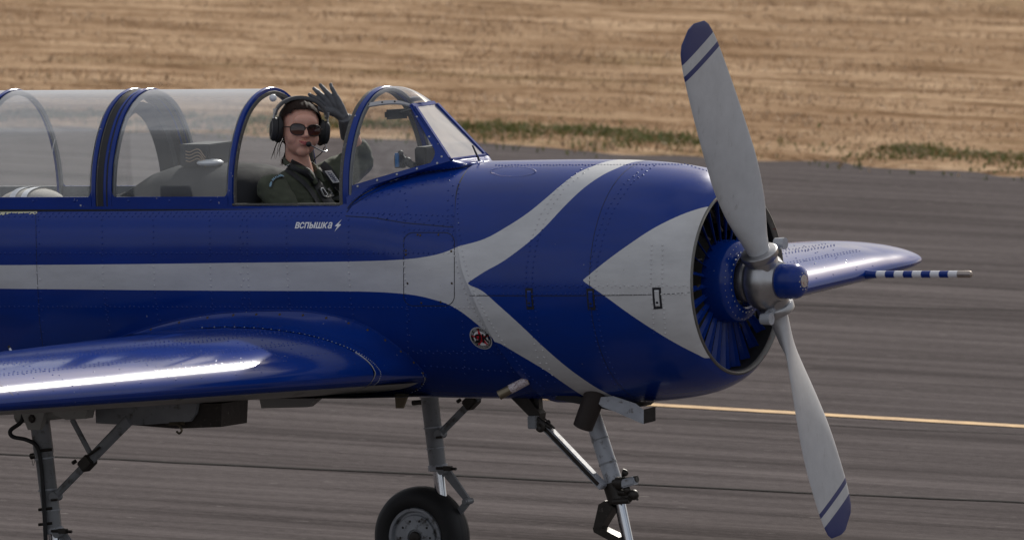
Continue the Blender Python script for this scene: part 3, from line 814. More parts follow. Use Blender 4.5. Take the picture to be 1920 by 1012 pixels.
# thick roll hoop inside, seen dark through the acrylic
hoop_band(-2.835, -2.765, -.085, -.050, 'crash_hoop', M['cockpit_dark'], fx)
MB().ball(S(508, 184, -.07)+Vector((.01, .0, 0)), .0155).put('canopy_handle_knob', M['whiteplastic'], cf)
# fixed glazed section, then decking, behind the rear canopy
MB().grid([hoop(0, XR0-.75*i/10) for i in range(11)]).put('aft_glazing', M['canopy'], plane, ang=80)
b = MB(); N = 10; XD = XR0-.75
b.grid([[Vector((XD-1.7*i/N, p.y*(1-.55*(i/N)), .25+(p.z-.25)*(1-.72*(i/N)**1.3))) for p in hoop(.004)] for i in range(N+1)]).put('turtle_deck', M['blue'], plane)
MB().box((XR0-.3, 0, .20), .45, .30, .10).put('parcel_shelf', M['cockpit_dark'], plane)
# sill rails along the open cockpit
for sy in (-1, 1):
    b = MB(); y = .335*sy
    b.box(((COCK0+-1.63)/2, y, RAILZ-.004), (-1.63-COCK0)/2, .014, .007, bev=.002)
    b.box(((COCK0+-1.63)/2, y*.94, RAILZ-.014), (-1.63-COCK0)/2, .010, .006, bev=.002)
    o_ = b.put('canopy_track', M['blue'] if sy < 0 else M['frameglow'], plane)
    b = MB().box(((COCK0+-1.63)/2, y*1.005+sy*.010, RAILZ-.012), (-1.63-COCK0)/2, .006, .004, bev=.001); b.put('track_slot', M['groove'], o_)
    b = MB().box((-2.05, y*.985, RAILZ+.009), .42, .006, .004, bev=.0015); b.put('track_liner', M['seal'], o_)

# windscreen
XW = S(650, 385, -.33).x
HH = [Vector((XW, p.y, p.z)) for p in HC[:37]]
PA, PB, PCc = S(846, 303, -.15), S(771, 198, -.085), S(798, 192, 0)
PA.y = -.15
T0 = .115
def Pc(t):
    if t < .74: return PA.lerp(PB, max(0, (t-T0)/(.74-T0)))
    u = (t-.74)/.26; q = PB.lerp(PCc, u); q.z += .010*sin(pi*u)*.6; return q
def Hc(t):
    u = t*36; i = min(35, int(u)); return HH[i].lerp(HH[i+1], u-i)
def sheet(t, u, off=0.0, mir=1):
    p = Hc(t).lerp(Pc(t), u)
    e = 1e-3
    bulge = .030*4*u*(1-u)*(.25+.75*max(0, (t-.5)*2)); outw = Vector((0, p.y, .12+max(0, t-.6)*1.2)).normalized()
    p = p+outw*(bulge+off)
    if t > .999: p.y = 0
    return Vector((p.x, p.y*mir, p.z))
wsf = empty('windscreen', (XW, 0, .32), parent=plane)
for mir in (1, -1):
    b = MB().grid([[sheet(T0+(1-T0)*i/40, j/14, 0, mir) for j in range(15)] for i in range(41)]); b.put('side_pane', M['pane'], wsf, ang=80)
def sheet_strip(c0, c1, name, mat, mir, o0=-.004, o1=.0045):
    """frame strip on the side sheet between two (t, u) polylines of equal length"""
    b = MB(); R = [[], [], [], []]
    for (a, c) in zip(c0, c1):
        R[0].append(sheet(*a, o0, mir)); R[1].append(sheet(*a, o1, mir)); R[2].append(sheet(*c, o1, mir)); R[3].append(sheet(*c, o0, mir))
    b.grid(R+[R[0]]); b.add([r[0] for r in R], [(0, 1, 2, 3)]); b.add([r[-1] for r in R], [(0, 1, 2, 3)])
    return b.put(name, mat, wsf, ang=30)
n = 20
for mir in (1, -1):
    sheet_strip([(T0+.0+(.72-T0)*k/n, 1.0) for k in range(n+1)], [(T0+(.72-T0)*k/n, .925-.05*max(0, 1-k/5)**2*3) for k in range(n+1)], 'pillar', M['framepaint'], mir)
    sheet_strip([(T0-.02, k/n) for k in range(n+1)], [(T0+.028+.05*max(0, (k/n-.88)/.12)**2, k/n) for k in range(n+1)], 'sill_strip', M['framepaint'], mir)
    ts = .60
    o_ = sheet_strip([(ts+.12*(k/n), k/n) for k in range(n+1)], [(ts+.034+.11*(k/n), k/n) for k in range(n+1)], 'cross_strap', M['decalgrey'], mir, -.003, .004)
    b = MB()
    for k in (2, 7, 12):
        p = sheet(ts+.12*(k/n)+.015, k/n, .004, mir); dome(b, p, Vector((0, p.y, .1)), .005, .5)
    b.put('strap_screws', M['groove'], o_, kind='stuff')
    b = MB()
    for k in range(5): p = sheet(T0+.01, .12+k*.19, .0045, mir); dome(b, p, Vector((0, p.y, .05)), .0055, .5)
    for k in (0, 3, 6): p = sheet(T0+.06+k*.07, .95, .0045, mir); dome(b, p, Vector((.1, p.y, .05)), .005, .5)
    b.put('frame_screws', M['steel'], wsf, kind='stuff')
hoop_band(XW-.012, XW+.014, -.006, .009, 'windscreen_hoop', M['framepaint'], wsf)
hoop_band(XW-.030, XW-.012, -.012, .006, 'hoop_seal', M['seal'], wsf)
hoop_band(XW+.014, XW+.024, -.012, .003, 'hoop_inner_frame', M['frameglow'], wsf)
# front pane between the pillars
Pf = [S(779, 201, -.080), S(846, 297, -.126)]
Q = [Vector((Pf[0].x, -.078, Pf[0].z)), Vector((Pf[0].x, .078, Pf[0].z)), Vector((Pf[1].x, .126, Pf[1].z)), Vector((Pf[1].x, -.126, Pf[1].z))]
b = MB().grid([[Q[0].lerp(Q[1], j/4).lerp(Q[3].lerp(Q[2], j/4), i/6) for j in range(5)] for i in range(7)]); b.put('front_pane', M['frontpane'], wsf)
nf = (Q[1]-Q[0]).cross(Q[3]-Q[0]).normalized(); nf = nf if nf.x > 0 else -nf
def bar(p, q, w, h, name, mat, par, up=None, round_=False):
    d = (q-p); l = d.length; d.normalize(); s = d.cross(up or nf).normalized(); u = s.cross(d)
    return MB().box((p+q)/2, l/2, w/2, h/2, (d, s, u), min(w, h)*.3).put(name, mat, par)
wout = Vector((0, .011, 0))
for sgn in (-1, 1):
    i, j = (0, 3) if sgn < 0 else (1, 2)
    bar(Q[i]+Vector((0, sgn*.007, .004)), Q[j]+Vector((0, sgn*.014, -.002)), .022, .012, 'front_pillar', M['framepaint'], wsf)
bar(Q[0]+Vector((-.010, -.014, .004)), Q[1]+Vector((-.010, .014, .004)), .024, .012, 'header', M['framepaint'], wsf)
bar(Q[3]+Vector((.006, -.01, -.004)), Q[2]+Vector((.006, .01, -.004)), .012, .010, 'lower_bar', M['framepaint'], wsf)
# blue skirt that fairs the windscreen into the decking
Dk = []
for p in ((652, 392), (660, 382), (680, 366), (700, 355), (740, 338), (790, 326), (835, 320), (865, 316)):
    h = hit(*p); Dk.append(FP(h[0], h[1], .0035))
xt = S(928, 304, 0).x
for k in range(1, 7):
    u = k/6; X = Dk[7].x+(xt-Dk[7].x)*sin(u*pi/2); th = atan2(Dk[7].z, -Dk[7].y); Dk.append(FP(X, th+(pi/2-th)*u, .0035))
Dk = spline(Dk, 60)
Tp = [sheet(T0, min(1, u), .002) for u in [k/36 for k in range(37)]]
Tp2 = [Vector((Q[3].x+.008, -.126+.126*k/23, Q[3].z-.006)) for k in range(24)]
TT_ = spline(Tp[::4]+Tp2[3::4], 60)
for mir in (1, -1):
    rows = []
    for k in range(9):
        u = (k-1)/7; rows.append([Vector(((a.x*(1-u)+c.x*u), (a.y*(1-u)+c.y*u)*mir, a.z*(1-u)+c.z*u)) for a, c in zip(Dk, TT_)])
    MB().grid(rows).put('skirt', M['blue'], wsf, ang=60)
    MB().tube([Vector((p.x, p.y*mir, p.z)) for p in Dk], .0020, 6).put('skirt_joint', M['groove'], wsf)
b = MB()
for k in range(46):
    p = Dk[int(4+k*1.2)]; dome(b, p+(TT_[int(4+k*1.2)]-p)*.22, Vector((.3, p.y, p.z)), .0042)
for k in range(6): p = Q[3].lerp(Q[2], (k+.5)/6)+Vector((.022, 0, -.018)); dome(b, p+nf*.004, nf, .0055, .6)
b.put('skirt_rivets', M['blue'], wsf, kind='stuff')
# drain slot line and small rod on the decking
MB().tube([S(886, 273, -.02), S(900, 304, -.02)], [.0035, .0045], 8).put('rod_aerial', M['black'], plane)
# ------------------------------------------------------------------ cockpit
ck = empty('cockpit', (-2.2, 0, 0), parent=plane)
b = MB()
b.grid([[Vector((X, p.y*.93, p.z*.93)) for p in [FP(X, (pi-rail_th(X)*.98)+(pi+2*rail_th(X)*.98)*j/60) for j in range(61)]] for X in [COCK0+.02+(COCK1-.03-COCK0)*i/40 for i in range(41)]])
b.put('tub_lining', M['cockpit_dark'], ck)
MB().box((-1.28, 0, .12), .02, .36, .15).put('firewall_panel', M['black'], ck)
MB().box((-3.0, 0, -.12), 1.3, .34, .02).put('floor', M['black'], ck)
# decking in front of the pilot under the windscreen, with hood
b = MB(); b.grid([[Vector((X, .36*cos(a), .10+(hz-.10)*max(0, sin(a))**.7)) for a in [pi*k/24 for k in range(25)]] for X, hz in ((-1.56, .30), (-1.555, .385), (-1.48, .415), (-1.30, .455))])
b.put('instrument_hood', M['cockpit_dark'], ck)
MB().grid([[FP(X, radians(a), .0045) for a in [T_+(180-2*T_)*j/24 for j in range(25)]] for X, T_ in [(-1.368+.06*k/6, 72) for k in range(7)]]).put('glare_shield', M['black'], ck)
MB().box((-1.565, 0, .25), .012, .3, .15).put('instrument_panel', M['black'], ck)
def px_box(x0, y0, x1, y1, Y0, Y1, dX, name, mat, par, bev=.006):
    a = S(x0, y0, Y0); c = S(x1, y1, Y0)
    return MB().box(((a.x+c.x)/2, (Y0+Y1)/2, (a.z+c.z)/2), abs(c.x-a.x)/2, abs(Y1-Y0)/2, abs(a.z-c.z)/2, bev=bev).put(name, mat, par)
px_box(776, 276, 800, 320, -.10, .03, 0, 'gps_screen_box', M['black'], ck)
px_box(800, 278, 822, 318, -.02, .10, 0, 'compass_box', M['cockpit_dark'], ck)
px_box(838, 268, 864, 298, .05, .15, 0, 'hood_display', M['frameglow'], ck)
o_ = MB().box(S(744, 214, -.02), .012, .055, .020, (Vector((.85, -.5, 0)), Vector((.5, .85, 0)), Vector((0, 0, 1))), .009).put('mirror', M['black'], ck)
MB().tube([S(744, 214, -.02), S(775, 205, 0)], .006, 8).put('mirror_stem', M['black'], o_)
b = MB(); b.tube([S(778, 312, -.14), S(765, 306, -.14), S(758, 300, -.14), S(752, 290, -.14)], [.016, .014, .011, .010], 12); b.ball(S(751, 288, -.14), .013); b.ball(S(764, 303, -.14), .018)
b.box(S(750, 303, -.14), .020, .012, .026)
o_ = b.put('camera_mount', M['black'], ck); MB().box(S(746, 300, -.15), .008, .010, .028).put('mount_clip', simple('blue_plastic_clip', (.01, .16, .42), .4), o_)
# hood between the two cockpits, radio box with wiring and white aerial puck
b = MB(); rows = []
for X, hz, hw in ((S(215, 375, 0).x, .34, .30), (S(225, 372, 0).x, .35, .31), (S(270, 350, 0).x, .385, .31), (S(312, 318, 0).x, .45, .31), (S(345, 308, 0).x, .475, .31), (S(430, 306, 0).x, .482, .31), (S(480, 309, 0).x, .475, .30), (S(510, 318, 0).x, .455, .29), (S(524, 332, 0).x, .42, .27), (S(530, 350, 0).x, .36, .25), (S(530, 380, 0).x, .20, .24)):
    rows.append([Vector((X, -hw*cos(pi*k/30), .16+(hz-.16)*max(0, sin(pi*k/30))**.55)) for k in range(31)])
b.grid(rows); hoodc = b.put('rear_coaming', M['coaming'], ck)
bx = px_box(336, 271, 394, 312, -.10, .10, 0, 'radio_box', M['cockpit_dark'], ck, .004)
b = MB(); a0 = S(394, 275, -.10)
for k in range(4):
    z0 = a0.z-.014-k*.013; b.tube(spline([(a0.x-.115, -.104, z0-.004), (a0.x-.09, -.113, z0-.007), (a0.x-.06, -.111, z0+.004), (a0.x-.04, -.115, z0), (a0.x-.028, -.112, z0-.018), (a0.x-.02, -.107, z0-.03)], 20), .0022, 6)
b.put('wiring', simple('tan_wire', (.42, .30, .20), .5), bx)
b = MB(); b.lathe([(0, .016), (.006, .016), (.007, .0)], c=(a0.x-.022, -.10, a0.z-.03), axis=(0, -1, 0), n=20); b.put('box_connector', M['black'], bx)
MB().ball(S(394, 305, -.08), .058, .050, .016).put('aerial_puck', M['whiteplastic'], ck)
# front seat shell behind the pilot, rear seat cushion with two webbing straps
b = MB(); b.tube([(-2.20, 0, -.05), (-2.22, 0, .15), (-2.235, 0, .30), (-2.24, 0, .37), (-2.24, 0, .40)], [.20, .22, .215, .18, .12], 24, ell=.30); st_ = b.put('front_seat_back', M['canvas'], ck)
b = MB(); c_ = S(60, 378, -.06); b.ball(c_, .135, .13, .055, n=24, m=14); cu = b.put('rear_seat_cushion', M['cushion'], ck)
for dx in (-.01, .045):
    b = MB(); b.grid([[c_+Vector((dx+s+(-sin(a))*.02, -.134*cos(a), .0575*sin(a)+.0015)) for s in (-.014, .014)] for a in [pi*k/16 for k in range(17)]]); b.put('webbing_strap', M['decalwhite'], cu)
MB().box((-3.0, .335, RAILZ+.02), .9, .012, .02).put('far_sill', M['frameglow'], ck)
MB().box((-3.4, .25, .24), .6, .05, .07).put('far_console', M['coaming'], ck)

# ------------------------------------------------------------------ wings
def naca(s, th, up):
    """s 0..1 along chord; returns z/c"""
    t = th; yt = 5*t*(.2969*sqrt(s)-.126*s-.3516*s*s+.2843*s**3-.1036*s**4); cam_ = .025/.16*(0.8*s-s*s) if s < .4 else .025/.36*(.2+.8*s-s*s)
    return cam_+(yt if up else -yt*.92)
def wpar(Y):
    y = abs(Y); xl = -1.292-.086*(y-.45); zl = -.332+(.033 if Y < 0 else .0215)*(y-.45); c = 1.98-.19*(y-.45); th = .148-.006*(y-.45)
    if y > 4.12:
        u = min(.9995, (y-4.12)/.50); k = (1-u**2.8)**(1/2.8); xl -= .20*(1-k); c *= .12+.88*k; th = .118*(.35+.65*k)
    return xl, zl, c, th
def WP(Y, s, up=True, off=0.0):
    xl, zl, c, th = wpar(Y)
    p = Vector((xl-s*c, Y, zl+naca(s, th, up)*c))
    if off: p.z += off
    return p
SS = [0, .002, .006, .012, .02, .03, .045, .065, .09, .12, .16, .21, .27, .34, .42, .52, .64, .78, .9, 1.0]
for sgn, lab in ((-1, 'near wing of the blue aircraft'), (1, 'far wing of the blue aircraft')):
    Ys = [.66+3.46*k/40 for k in range(41)]+[4.12+.50*sin(k/14*pi/2) for k in range(1, 15)]
    Ys = [sgn*y for y in Ys]
    b = MB().grid([[WP(Y, s) for s in SS] for Y in Ys]); b.grid([[WP(Y, s, False) for s in SS[:5]] for Y in Ys]); wg = b.put('wing', M['wingblue'], plane, ang=60)
    b = MB().grid([[WP(Y, s, False, 0) for s in SS[4:]] for Y in [sgn*.30, sgn*.48]+Ys]); b.put('wing_underside', M['belly'], wg, ang=60)
    b = MB()
    def wriv(Y0, s0, Y1, s1, sp=.028, r=.0036):
        p, q = WP(Y0, s0), WP(Y1, s1); n = max(1, int((q-p).length/sp))
        for k in range(n+1):
            Y = Y0+(Y1-Y0)*k/n+random.uniform(-.001, .001); s = s0+(s1-s0)*k/n
            if abs(Y) > 4.1: continue
            e = .003; nn = (WP(Y, s+e)-WP(Y, max(0, s-e))).cross(WP(Y+.02, s)-WP(Y-.02, s)); nn = nn if nn.z > 0 else -nn
            dome(b, WP(Y, s), nn, r, .5)
    for k in range(19):
        Y = sgn*(.75+.2*k+(.03 if k % 2 else 0)); wriv(Y, .012, Y, .30, .045); 
        if k % 3 == 0: wriv(Y+.03*sgn, .02, Y+.03*sgn, .3, .045)
    for s in (.105, .118, .20, .212, .245): wriv(sgn*.7, s, sgn*4.1, s, .030)
    for s in (.048,): wriv(sgn*.9, s, sgn*2.0, s, .04)
    b.put('wing_rivets', M['wingblue'], wg, kind='stuff')
    b = MB(); Yj = sgn*3.02
    b.grid([[WP(Yj+dy, s, True, .0008) for dy in (-.002, .002)] for s in [x*.3/40 for x in range(41)]]); b.put('wing_panel_joint', M['groove'], wg, smooth=False)
    if sgn < 0: near_wing = wg
    else: far_wing = wg
# root fillet on the near side (mirrored for the far side)
Fp = [(150, 659), (200, 642), (260, 620), (330, 600), (400, 588), (460, 583.5), (520, 582), (580, 584), (640, 595), (690, 613), (735, 642), (772, 672), (797, 700), (800, 712), (788, 728), (765, 738)]
Fs = []
for p in Fp:
    h = hit(*p); Fs.append(FP(h[0], h[1], .001))
Fs = spline(Fs, 60)
sv = [.56, .40, .30, .22, .16, .12, .085, .055, .034, .018, .008, .002, .0]
Ws = spline([WP(-.68+.03*min(1, k/12), s, True, .0015) for k, s in enumerate(sv)]+[WP(-.66, s, False, -.001) for s in (.004, .012, .024, .04)], 60)
rows = []
for k in range(13):
    u = k/12
    rows.append([Vector(((1-u)*a.x+u*c.x, (1-u)**1.0*a.y+u*c.y-(-.05)*sin(pi*u)*0, 0)) for a, c in zip(Fs, Ws)])
    for q, a, c in zip(rows[-1], Fs, Ws):
        # concave quarter curve: leave the skin downwards, meet the wing flat
        m = Vector(((a.x+c.x)/2, a.y*.80+c.y*.20, c.z*.80+a.z*.20)); v = a*(1-u)**2+m*2*u*(1-u)+c*u*u; q.x, q.y, q.z = v
for mir in (1, -1):
    par = near_wing if mir > 0 else far_wing
    fo = MB().grid([[Vector((p.x, p.y*mir, p.z)) for p in r] for r in rows]).put('root_fillet', M['wingblue'], par, ang=70)
    b = MB(); b.tube([Vector((p.x, p.y*mir, p.z+.001)) for p in Fs], .0035, 6); b.put('fillet_edge', M['blue'], fo)
    b = MB(); b.tube([Vector((p.x, p.y*mir, p.z)) for p in Ws[28:]], .0022, 6); b.put('fillet_bead', M['steel'], fo)
    b = MB()
    for k in range(2, 58, 3): p = rows[1][k]; dome(b, Vector((p.x, p.y*mir, p.z)), Vector((0, -mir, .5)), .0062, .45)
    b.put('fillet_screws', M['screw'], fo, kind='stuff')
    b = MB()
    for k in range(2, 58): p = rows[1][k]*.6+rows[1][min(k+1, 59)]*.4; dome(b, Vector((p.x, p.y*mir, p.z-.006)), Vector((0, -mir, .5)), .003, .5)
    for k in range(4, 56): p = rows[11][k]; dome(b, Vector((p.x, p.y*mir, p.z)), Vector((0, -mir*.5, 1)), .003, .5)
    b.put('fillet_rivets', M['steel'], fo, kind='stuff')
# pitot on the far wing tip: blue and white rings, steel nose
pb, pt = WP(3.86, .0), S(1822, 514, 3.86)
pb = pb+Vector((-.02, 0, .0)); pi_ = empty('pitot_boom', pb, parent=plane)
MB().ball(pb+Vector((.01, 0, 0)), .04, .02, .02).put('boom_base', M['blue'], pi_)
d = pt-pb
for k in range(9):
    a0, a1 = .13+k*.083, .13+(k+1)*.083
    MB().tube([pb+d*a0, pb+d*a1], .0150, 18).put('boom_ring', M['blue'] if k % 2 == 1 else M['decalwhite'], pi_)
MB().tube([pb, pb+d*.13], [.02, .0150], 18).put('boom_ring', M['blue'], pi_)
MB().tube([pb+d*.877, pb+d*.98, pb+d*.995, pt], [.0152, .0152, .012, .005], 18).put('boom_nose', simple('warm_bare_steel', (.40, .35, .31), .35, .8), pi_)
# small striped wand standing on the near wing
b = MB(); p0, p1 = S(27, 671, -.72), S(16, 648, -.72); b.tube([p0, p1], .005, 8); o_ = b.put('gear_indicator', M['decalwhite'], plane)
MB().tube([p0.lerp(p1, .35), p0.lerp(p1, .5)], .0055, 8).put('indicator_band', M['black'], o_); MB().tube([p0.lerp(p1, .8), p1], .0055, 8).put('indicator_band', M['black'], o_)

# tail surfaces beyond the picture
b = MB()
fin = [(-5.7, 0, .40), (-6.35, 0, 1.25), (-6.95, 0, 1.25), (-7.1, 0, .1), (-6.6, 0, .2)]
b.prism([Vector(p)+Vector((0, -.03, 0)) for p in fin], (0, .06, 0)); b.put('fin', M['blue'], plane)
b = MB(); tp = [(-5.9, -1.55, .36), (-5.75, 0, .36), (-5.9, 1.55, .36), (-6.6, 1.5, .36), (-6.75, 0, .36), (-6.6, -1.5, .36)]; b.prism(tp, (0, 0, .06)); b.put('tailplane', M['wingblue'], plane)
# underside bits
b = MB(); b.prism([S(740, 738, -.25), S(765, 738, -.25), S(755, 765, -.25), S(742, 765, -.25)], (0, .012, 0)); b.put('blade_aerial', M['brass'], plane)
b = MB(); b.prism([S(485, 742, 0), S(600, 742, 0), S(575, 763, 0), S(490, 765, 0)], (0, .05, 0)); b.put('belly_step', M['belly'], plane)
b = MB(); b.grid([[Vector((X, y, -.432-.022*cos(y*3.2)-(.0))) for y in [-.7+1.4*k/14 for k in range(15)]] for X in (-1.38, -1.7, -2.4, -3.2)]); b.put('belly_panel', M['belly'], plane)

# ------------------------------------------------------------------ landing gear
WZ = A((0, 0, 0)).z
def ground_z(X): 
    """aircraft-frame z of the tarmac below X"""
    return (0-HGT-X*sin(NOSE))/cos(NOSE)
def wheel(c, R, wd, par, hub=True):
    prof = [(-wd*.42, R*.60), (-wd*.5, R*.68), (-wd*.5, R*.84), (-wd*.40, R*.94), (-wd*.22, R*.99), (0, R), (wd*.22, R*.99), (wd*.40, R*.94), (wd*.5, R*.84), (wd*.5, R*.68), (wd*.42, R*.60)]
    grooves = []
    ty = MB().lathe(prof, c=c, axis=(0, 1, 0), n=72).put('tyre', M['tyre'], par)
    b = MB(); 
    for o in (-.14, 0, .14): b.lathe([(wd*o-.0015, R*1.0015*(1-.04*o*o*5)), (wd*o+.0015, R*1.0015*(1-.04*o*o*5))], c=c, axis=(0, 1, 0), n=60)
    b.put('tread_groove', M['groove'], ty)
    b = MB(); b.lathe([(-wd*.40, R*.60), (-wd*.47, R*.585), (-wd*.47, R*.53), (-wd*.41, R*.51), (-wd*.36, R*.50), (-wd*.36, R*.46), (-wd*.42, R*.44), (-wd*.43, R*.25), (-wd*.45, R*.17), (-wd*.40, R*.15), (-wd*.39, 0)], c=c, axis=(0, 1, 0), n=60)
    b.lathe([(wd*.40, R*.60), (wd*.42, R*.5), (wd*.38, .001)], c=c, axis=(0, 1, 0), n=40); h = b.put('wheel_hub', M['wheel'], par)
    b = MB(); b.lathe([(-wd*.44, R*.13), (-wd*.50, R*.11), (-wd*.52, R*.05), (-wd*.52, 0)], c=c, axis=(0, 1, 0), n=24)
    b.put('hub_nut', M['greasy'], h)
    b = MB()
    for k in range(10): a = 2*pi*k/10; dome(b, Vector(c)+Vector((R*.34*cos(a), -wd*.43, R*.34*sin(a))), Vector((0, -1, 0)), .005, .7)
    b.put('hub_bolts', M['greasy'], h, kind='stuff')
def clamp(b, p, q, u, r, w=.006): d = (q-p).normalized(); c = p.lerp(q, u); b.tube([c-d*w, c+d*w], r, 20)
RT = .210
for Y, lab in ((1.5, 'far main undercarriage leg with its wheel on the tarmac'), (-1.5, 'near main undercarriage leg below the near wing')):
    far = Y > 0; X0 = S(808, 745, 1.5).x
    gc = Vector((S(792, 1012, 1.5).x, Y, 0)); gc.z = ground_z(gc.x)+RT-.004
    g = empty('main_gear', (gc.x, Y, ground_z(gc.x)), parent=plane); g['label'] = lab
    # the strut leans a little; both legs share one shape
    top = S(796, 668, 1.5); bot = S(822, 882, 1.5); low = bot+(bot-top).normalized()*.16
    top, bot, low = [Vector((p.x, Y, p.z)) for p in (top, bot, low)]
    if not far: top.z -= .01
    b = MB(); b.tube([top, top.lerp(bot, .30), top.lerp(bot, .31), bot], [.040, .040, .037, .0355], 24); leg = b.put('strut', M['strut_grey'], g)
    b = MB(); clamp(b, top, bot, .62, .0415, .003); clamp(b, top, bot, .35, .0415, .003); clamp(b, top, bot, .97, .0415, .012); clamp(b, top, bot, .8, .0415, .002); b.put('strut_band', M['strut_light'], leg)
    MB().tube([bot, low], .024, 20).put('oleo', M['chrome'], g)
    wo = -.10
    wc = gc+Vector((0, .0, 0)); axp = Vector((gc.x, Y+.10, gc.z))
    wheel((gc.x, Y, gc.z), RT, .135, g)
    b = MB(); b.tube([low, low+Vector((-.01, .09, -.03)), Vector((gc.x, Y+.10, gc.z+.02)), Vector((gc.x, Y+.10, gc.z-.01))], [.026, .024, .024, .022], 14); b.tube([Vector((gc.x, Y+.11, gc.z)), Vector((gc.x, Y-.01, gc.z))], .02, 12); b.put('axle_fork', M['strut_grey'], g)
    # torque links
    a_, k_, e_ = bot+Vector((.035, -.01, .004)), bot+Vector((.135, -.0, -.125)), bot+Vector((.06, 0, -.20))
    def link(p, q, w0, w1, nm):
        d = (q-p).normalized(); s = Vector((0, 1, 0)); u = d.cross(s); b = MB()
        b.prism([p+u*w0, p-u*w0, q-u*w1, q+u*w1], (0, .014, 0)); b.tube([p-s*.03, p+s*.03], w0*.9, 14); b.tube([q-s*.02, q+s*.03], w1*1.1, 12); return b.put(nm, M['strut_grey'], g, ang=30)
    link(a_, k_, .020, .012, 'upper_torque_link'); link(k_, e_, .012, .015, 'lower_torque_link')
    b = MB(); b.tube([a_+Vector((-.02, -.03, .01)), a_+Vector((.075, -.03, .008))], .006, 8); b.box(a_+Vector((.035, -.03, .01)), .018, .01, .010); b.put('link_bolt', M['greasy'], g)
    # folding side brace
    P0 = top.lerp(bot, .675)+Vector((.040, -.02, 0)); P1 = P0+Vector((.36, .0, .306)); Pm = P0.lerp(P1, .44)
    b = MB(); b.tube([P0, Pm], [.0155, .0165], 12, ell=.8); b.tube([Pm, P1], [.022, .024], 12, ell=.6); b.tube([P0-Vector((0, .02, 0)), P0+Vector((0, .03, 0))], .019, 14); br = b.put('folding_brace', M['strut_grey'], g)
    b = MB(); b.box(Pm, .030, .026, .024, (( P1-P0).normalized(), Vector((0, 1, 0)), (P1-P0).normalized().cross(Vector((0, 1, 0)))), .005)
    b.tube([Pm+Vector((-.035, -.03, .01)), Pm+Vector((-.05, -.03, .002))], .008, 8); b.tube([Pm+Vector((.02, -.03, .03)), Pm+Vector((.08, -.03, .065))], .006, 8); b.tube([P0+Vector((0, -.03, -.012)), P0+Vector((.03, -.03, -.010))], .005, 8)
    b.put('brace_lock', M['greasy'], br)
    if not far:
        MB().tube([Pm+Vector((.02, 0, .03)), Pm+Vector((-.075, .02, .17))], .011, 12).put('retraction_rod', M['strut_grey'], g)
        b = MB(); b.prism([top+Vector((-.07, -.05, .06)), top+Vector((.07, -.05, .06)), top+Vector((.03, -.05, -.045)), top+Vector((-.025, -.05, -.045))], (0, .03, 0)); b.tube([top+Vector((-.10, 0, .01)), top+Vector((.16, 0, .018))], [.033, .018], 16)
        b.prism([top+Vector((.05, -.04, .06)), top+Vector((.26, -.04, .06)), top+Vector((.24, -.04, .0)), top+Vector((.15, -.04, -.005)), top+Vector((.1, -.04, .012))], (0, .06, 0)); b.put('trunnion', M['belly'], g)
        b = MB(); dome(b, top+Vector((-.003, -.052, .0)), Vector((0, -1, 0)), .018, .5); b.put('trunnion_bolt', M['greasy'], g)
        b = MB(); q0 = S(42, 772, Y-.02); b.tube(spline([S(44, 768, Y-.02), S(40, 790, Y-.03), S(20, 806, Y-.04), S(24, 818, Y-.04), S(50, 824, Y-.05), S(70, 838, Y-.05), S(78, 880, Y-.05), S(82, 940, Y-.05), S(86, 1020, Y-.05)], 60), .0085, 10); b.put('brake_hose', M['softblack'], g)
        b = MB()
        for yy in (845, 955, 983): b.tube([S(72, yy, Y-.05), S(98, yy-3, Y-.03)], .006, 8)
        b.tube([S(58, 855, Y), S(74, 852, Y)], .012, 12); b.tube(spline([S(60, 860, Y), S(62, 872, Y), S(66, 862, Y)], 10), .001, 5); b.put('hose_clips', M['greasy'], g)
    else:
        b = MB(); b.tube([S(774, 755, 1.5), S(795, 753, 1.5)], .011, 12); b.put('hose_fitting', M['greasy'], g)
# wheel-well box under the near wing
t_, Yb = [], -1.28
prof = [(175, 762), (178, 792), (230, 795), (290, 800), (330, 803), (415, 800), (416, 756)]
b = MB(); b.prism([S(x, y, Yb-.12) for x, y in [(178, 758), (180, 793), (255, 797), (355, 790), (366, 775), (370, 754)]], (0, .24, 0)); o_ = b.put('wheel_bay_door', M['strut_grey'], plane, ang=25)
b = MB(); b.prism([S(x, y, Yb-.10) for x, y in [(255, 797), (330, 803), (414, 800), (416, 756), (372, 756), (356, 790)]], (0, .20, 0)); b.put('bay_frame', M['greasy'], o_, ang=25)
b = MB(); b.tube(spline([S(325, 793, Yb-.13), S(335, 797, Yb-.13), S(341, 806, Yb-.13), S(336, 812, Yb-.13), S(331, 808, Yb-.13)], 14), .0045, 8); b.tube([S(318, 794, Yb-.12), S(345, 793, Yb-.12)], .007, 8); b.put('uplock_hook', M['brass'], o_)
# nose gear
N0, N1, N2 = S(1110, 775, 0), S(1158, 925, 0), S(1184, 1045, 0)
gx = N2.x+.05; gz = ground_z(gx)
g = empty('nose_gear', (gx, 0, gz), parent=plane); g['label'] = 'raked nose undercarriage leg with greasy steering gear'
b = MB(); b.tube([N0.lerp(N1, -.25), N0.lerp(N1, .95)], [.034, .036], 22); leg = b.put('strut', M['strut_light'], g)
b = MB(); clamp(b, N0, N1, .32, .037, .003); clamp(b, N0, N1, .62, .038, .004); b.put('strut_band', M['strut_grey'], leg)
MB().tube([N0.lerp(N1, .86), N0.lerp(N1, 1.10)], .047, 22).put('steering_collar', M['greasy'], g)
MB().tube([N0.lerp(N1, 1.05), N2], .0225, 20).put('oleo', M['chrome'], g)
RN = .185; nc = Vector((gx, 0, gz+RN-.003)); wheel(nc, RN, .125, g)
b = MB()
for sy in (-1, 1): b.tube([N2, N2+Vector((.02, sy*.085, -.02)), nc+Vector((0, sy*.085, 0))], [.024, .022, .02], 12)
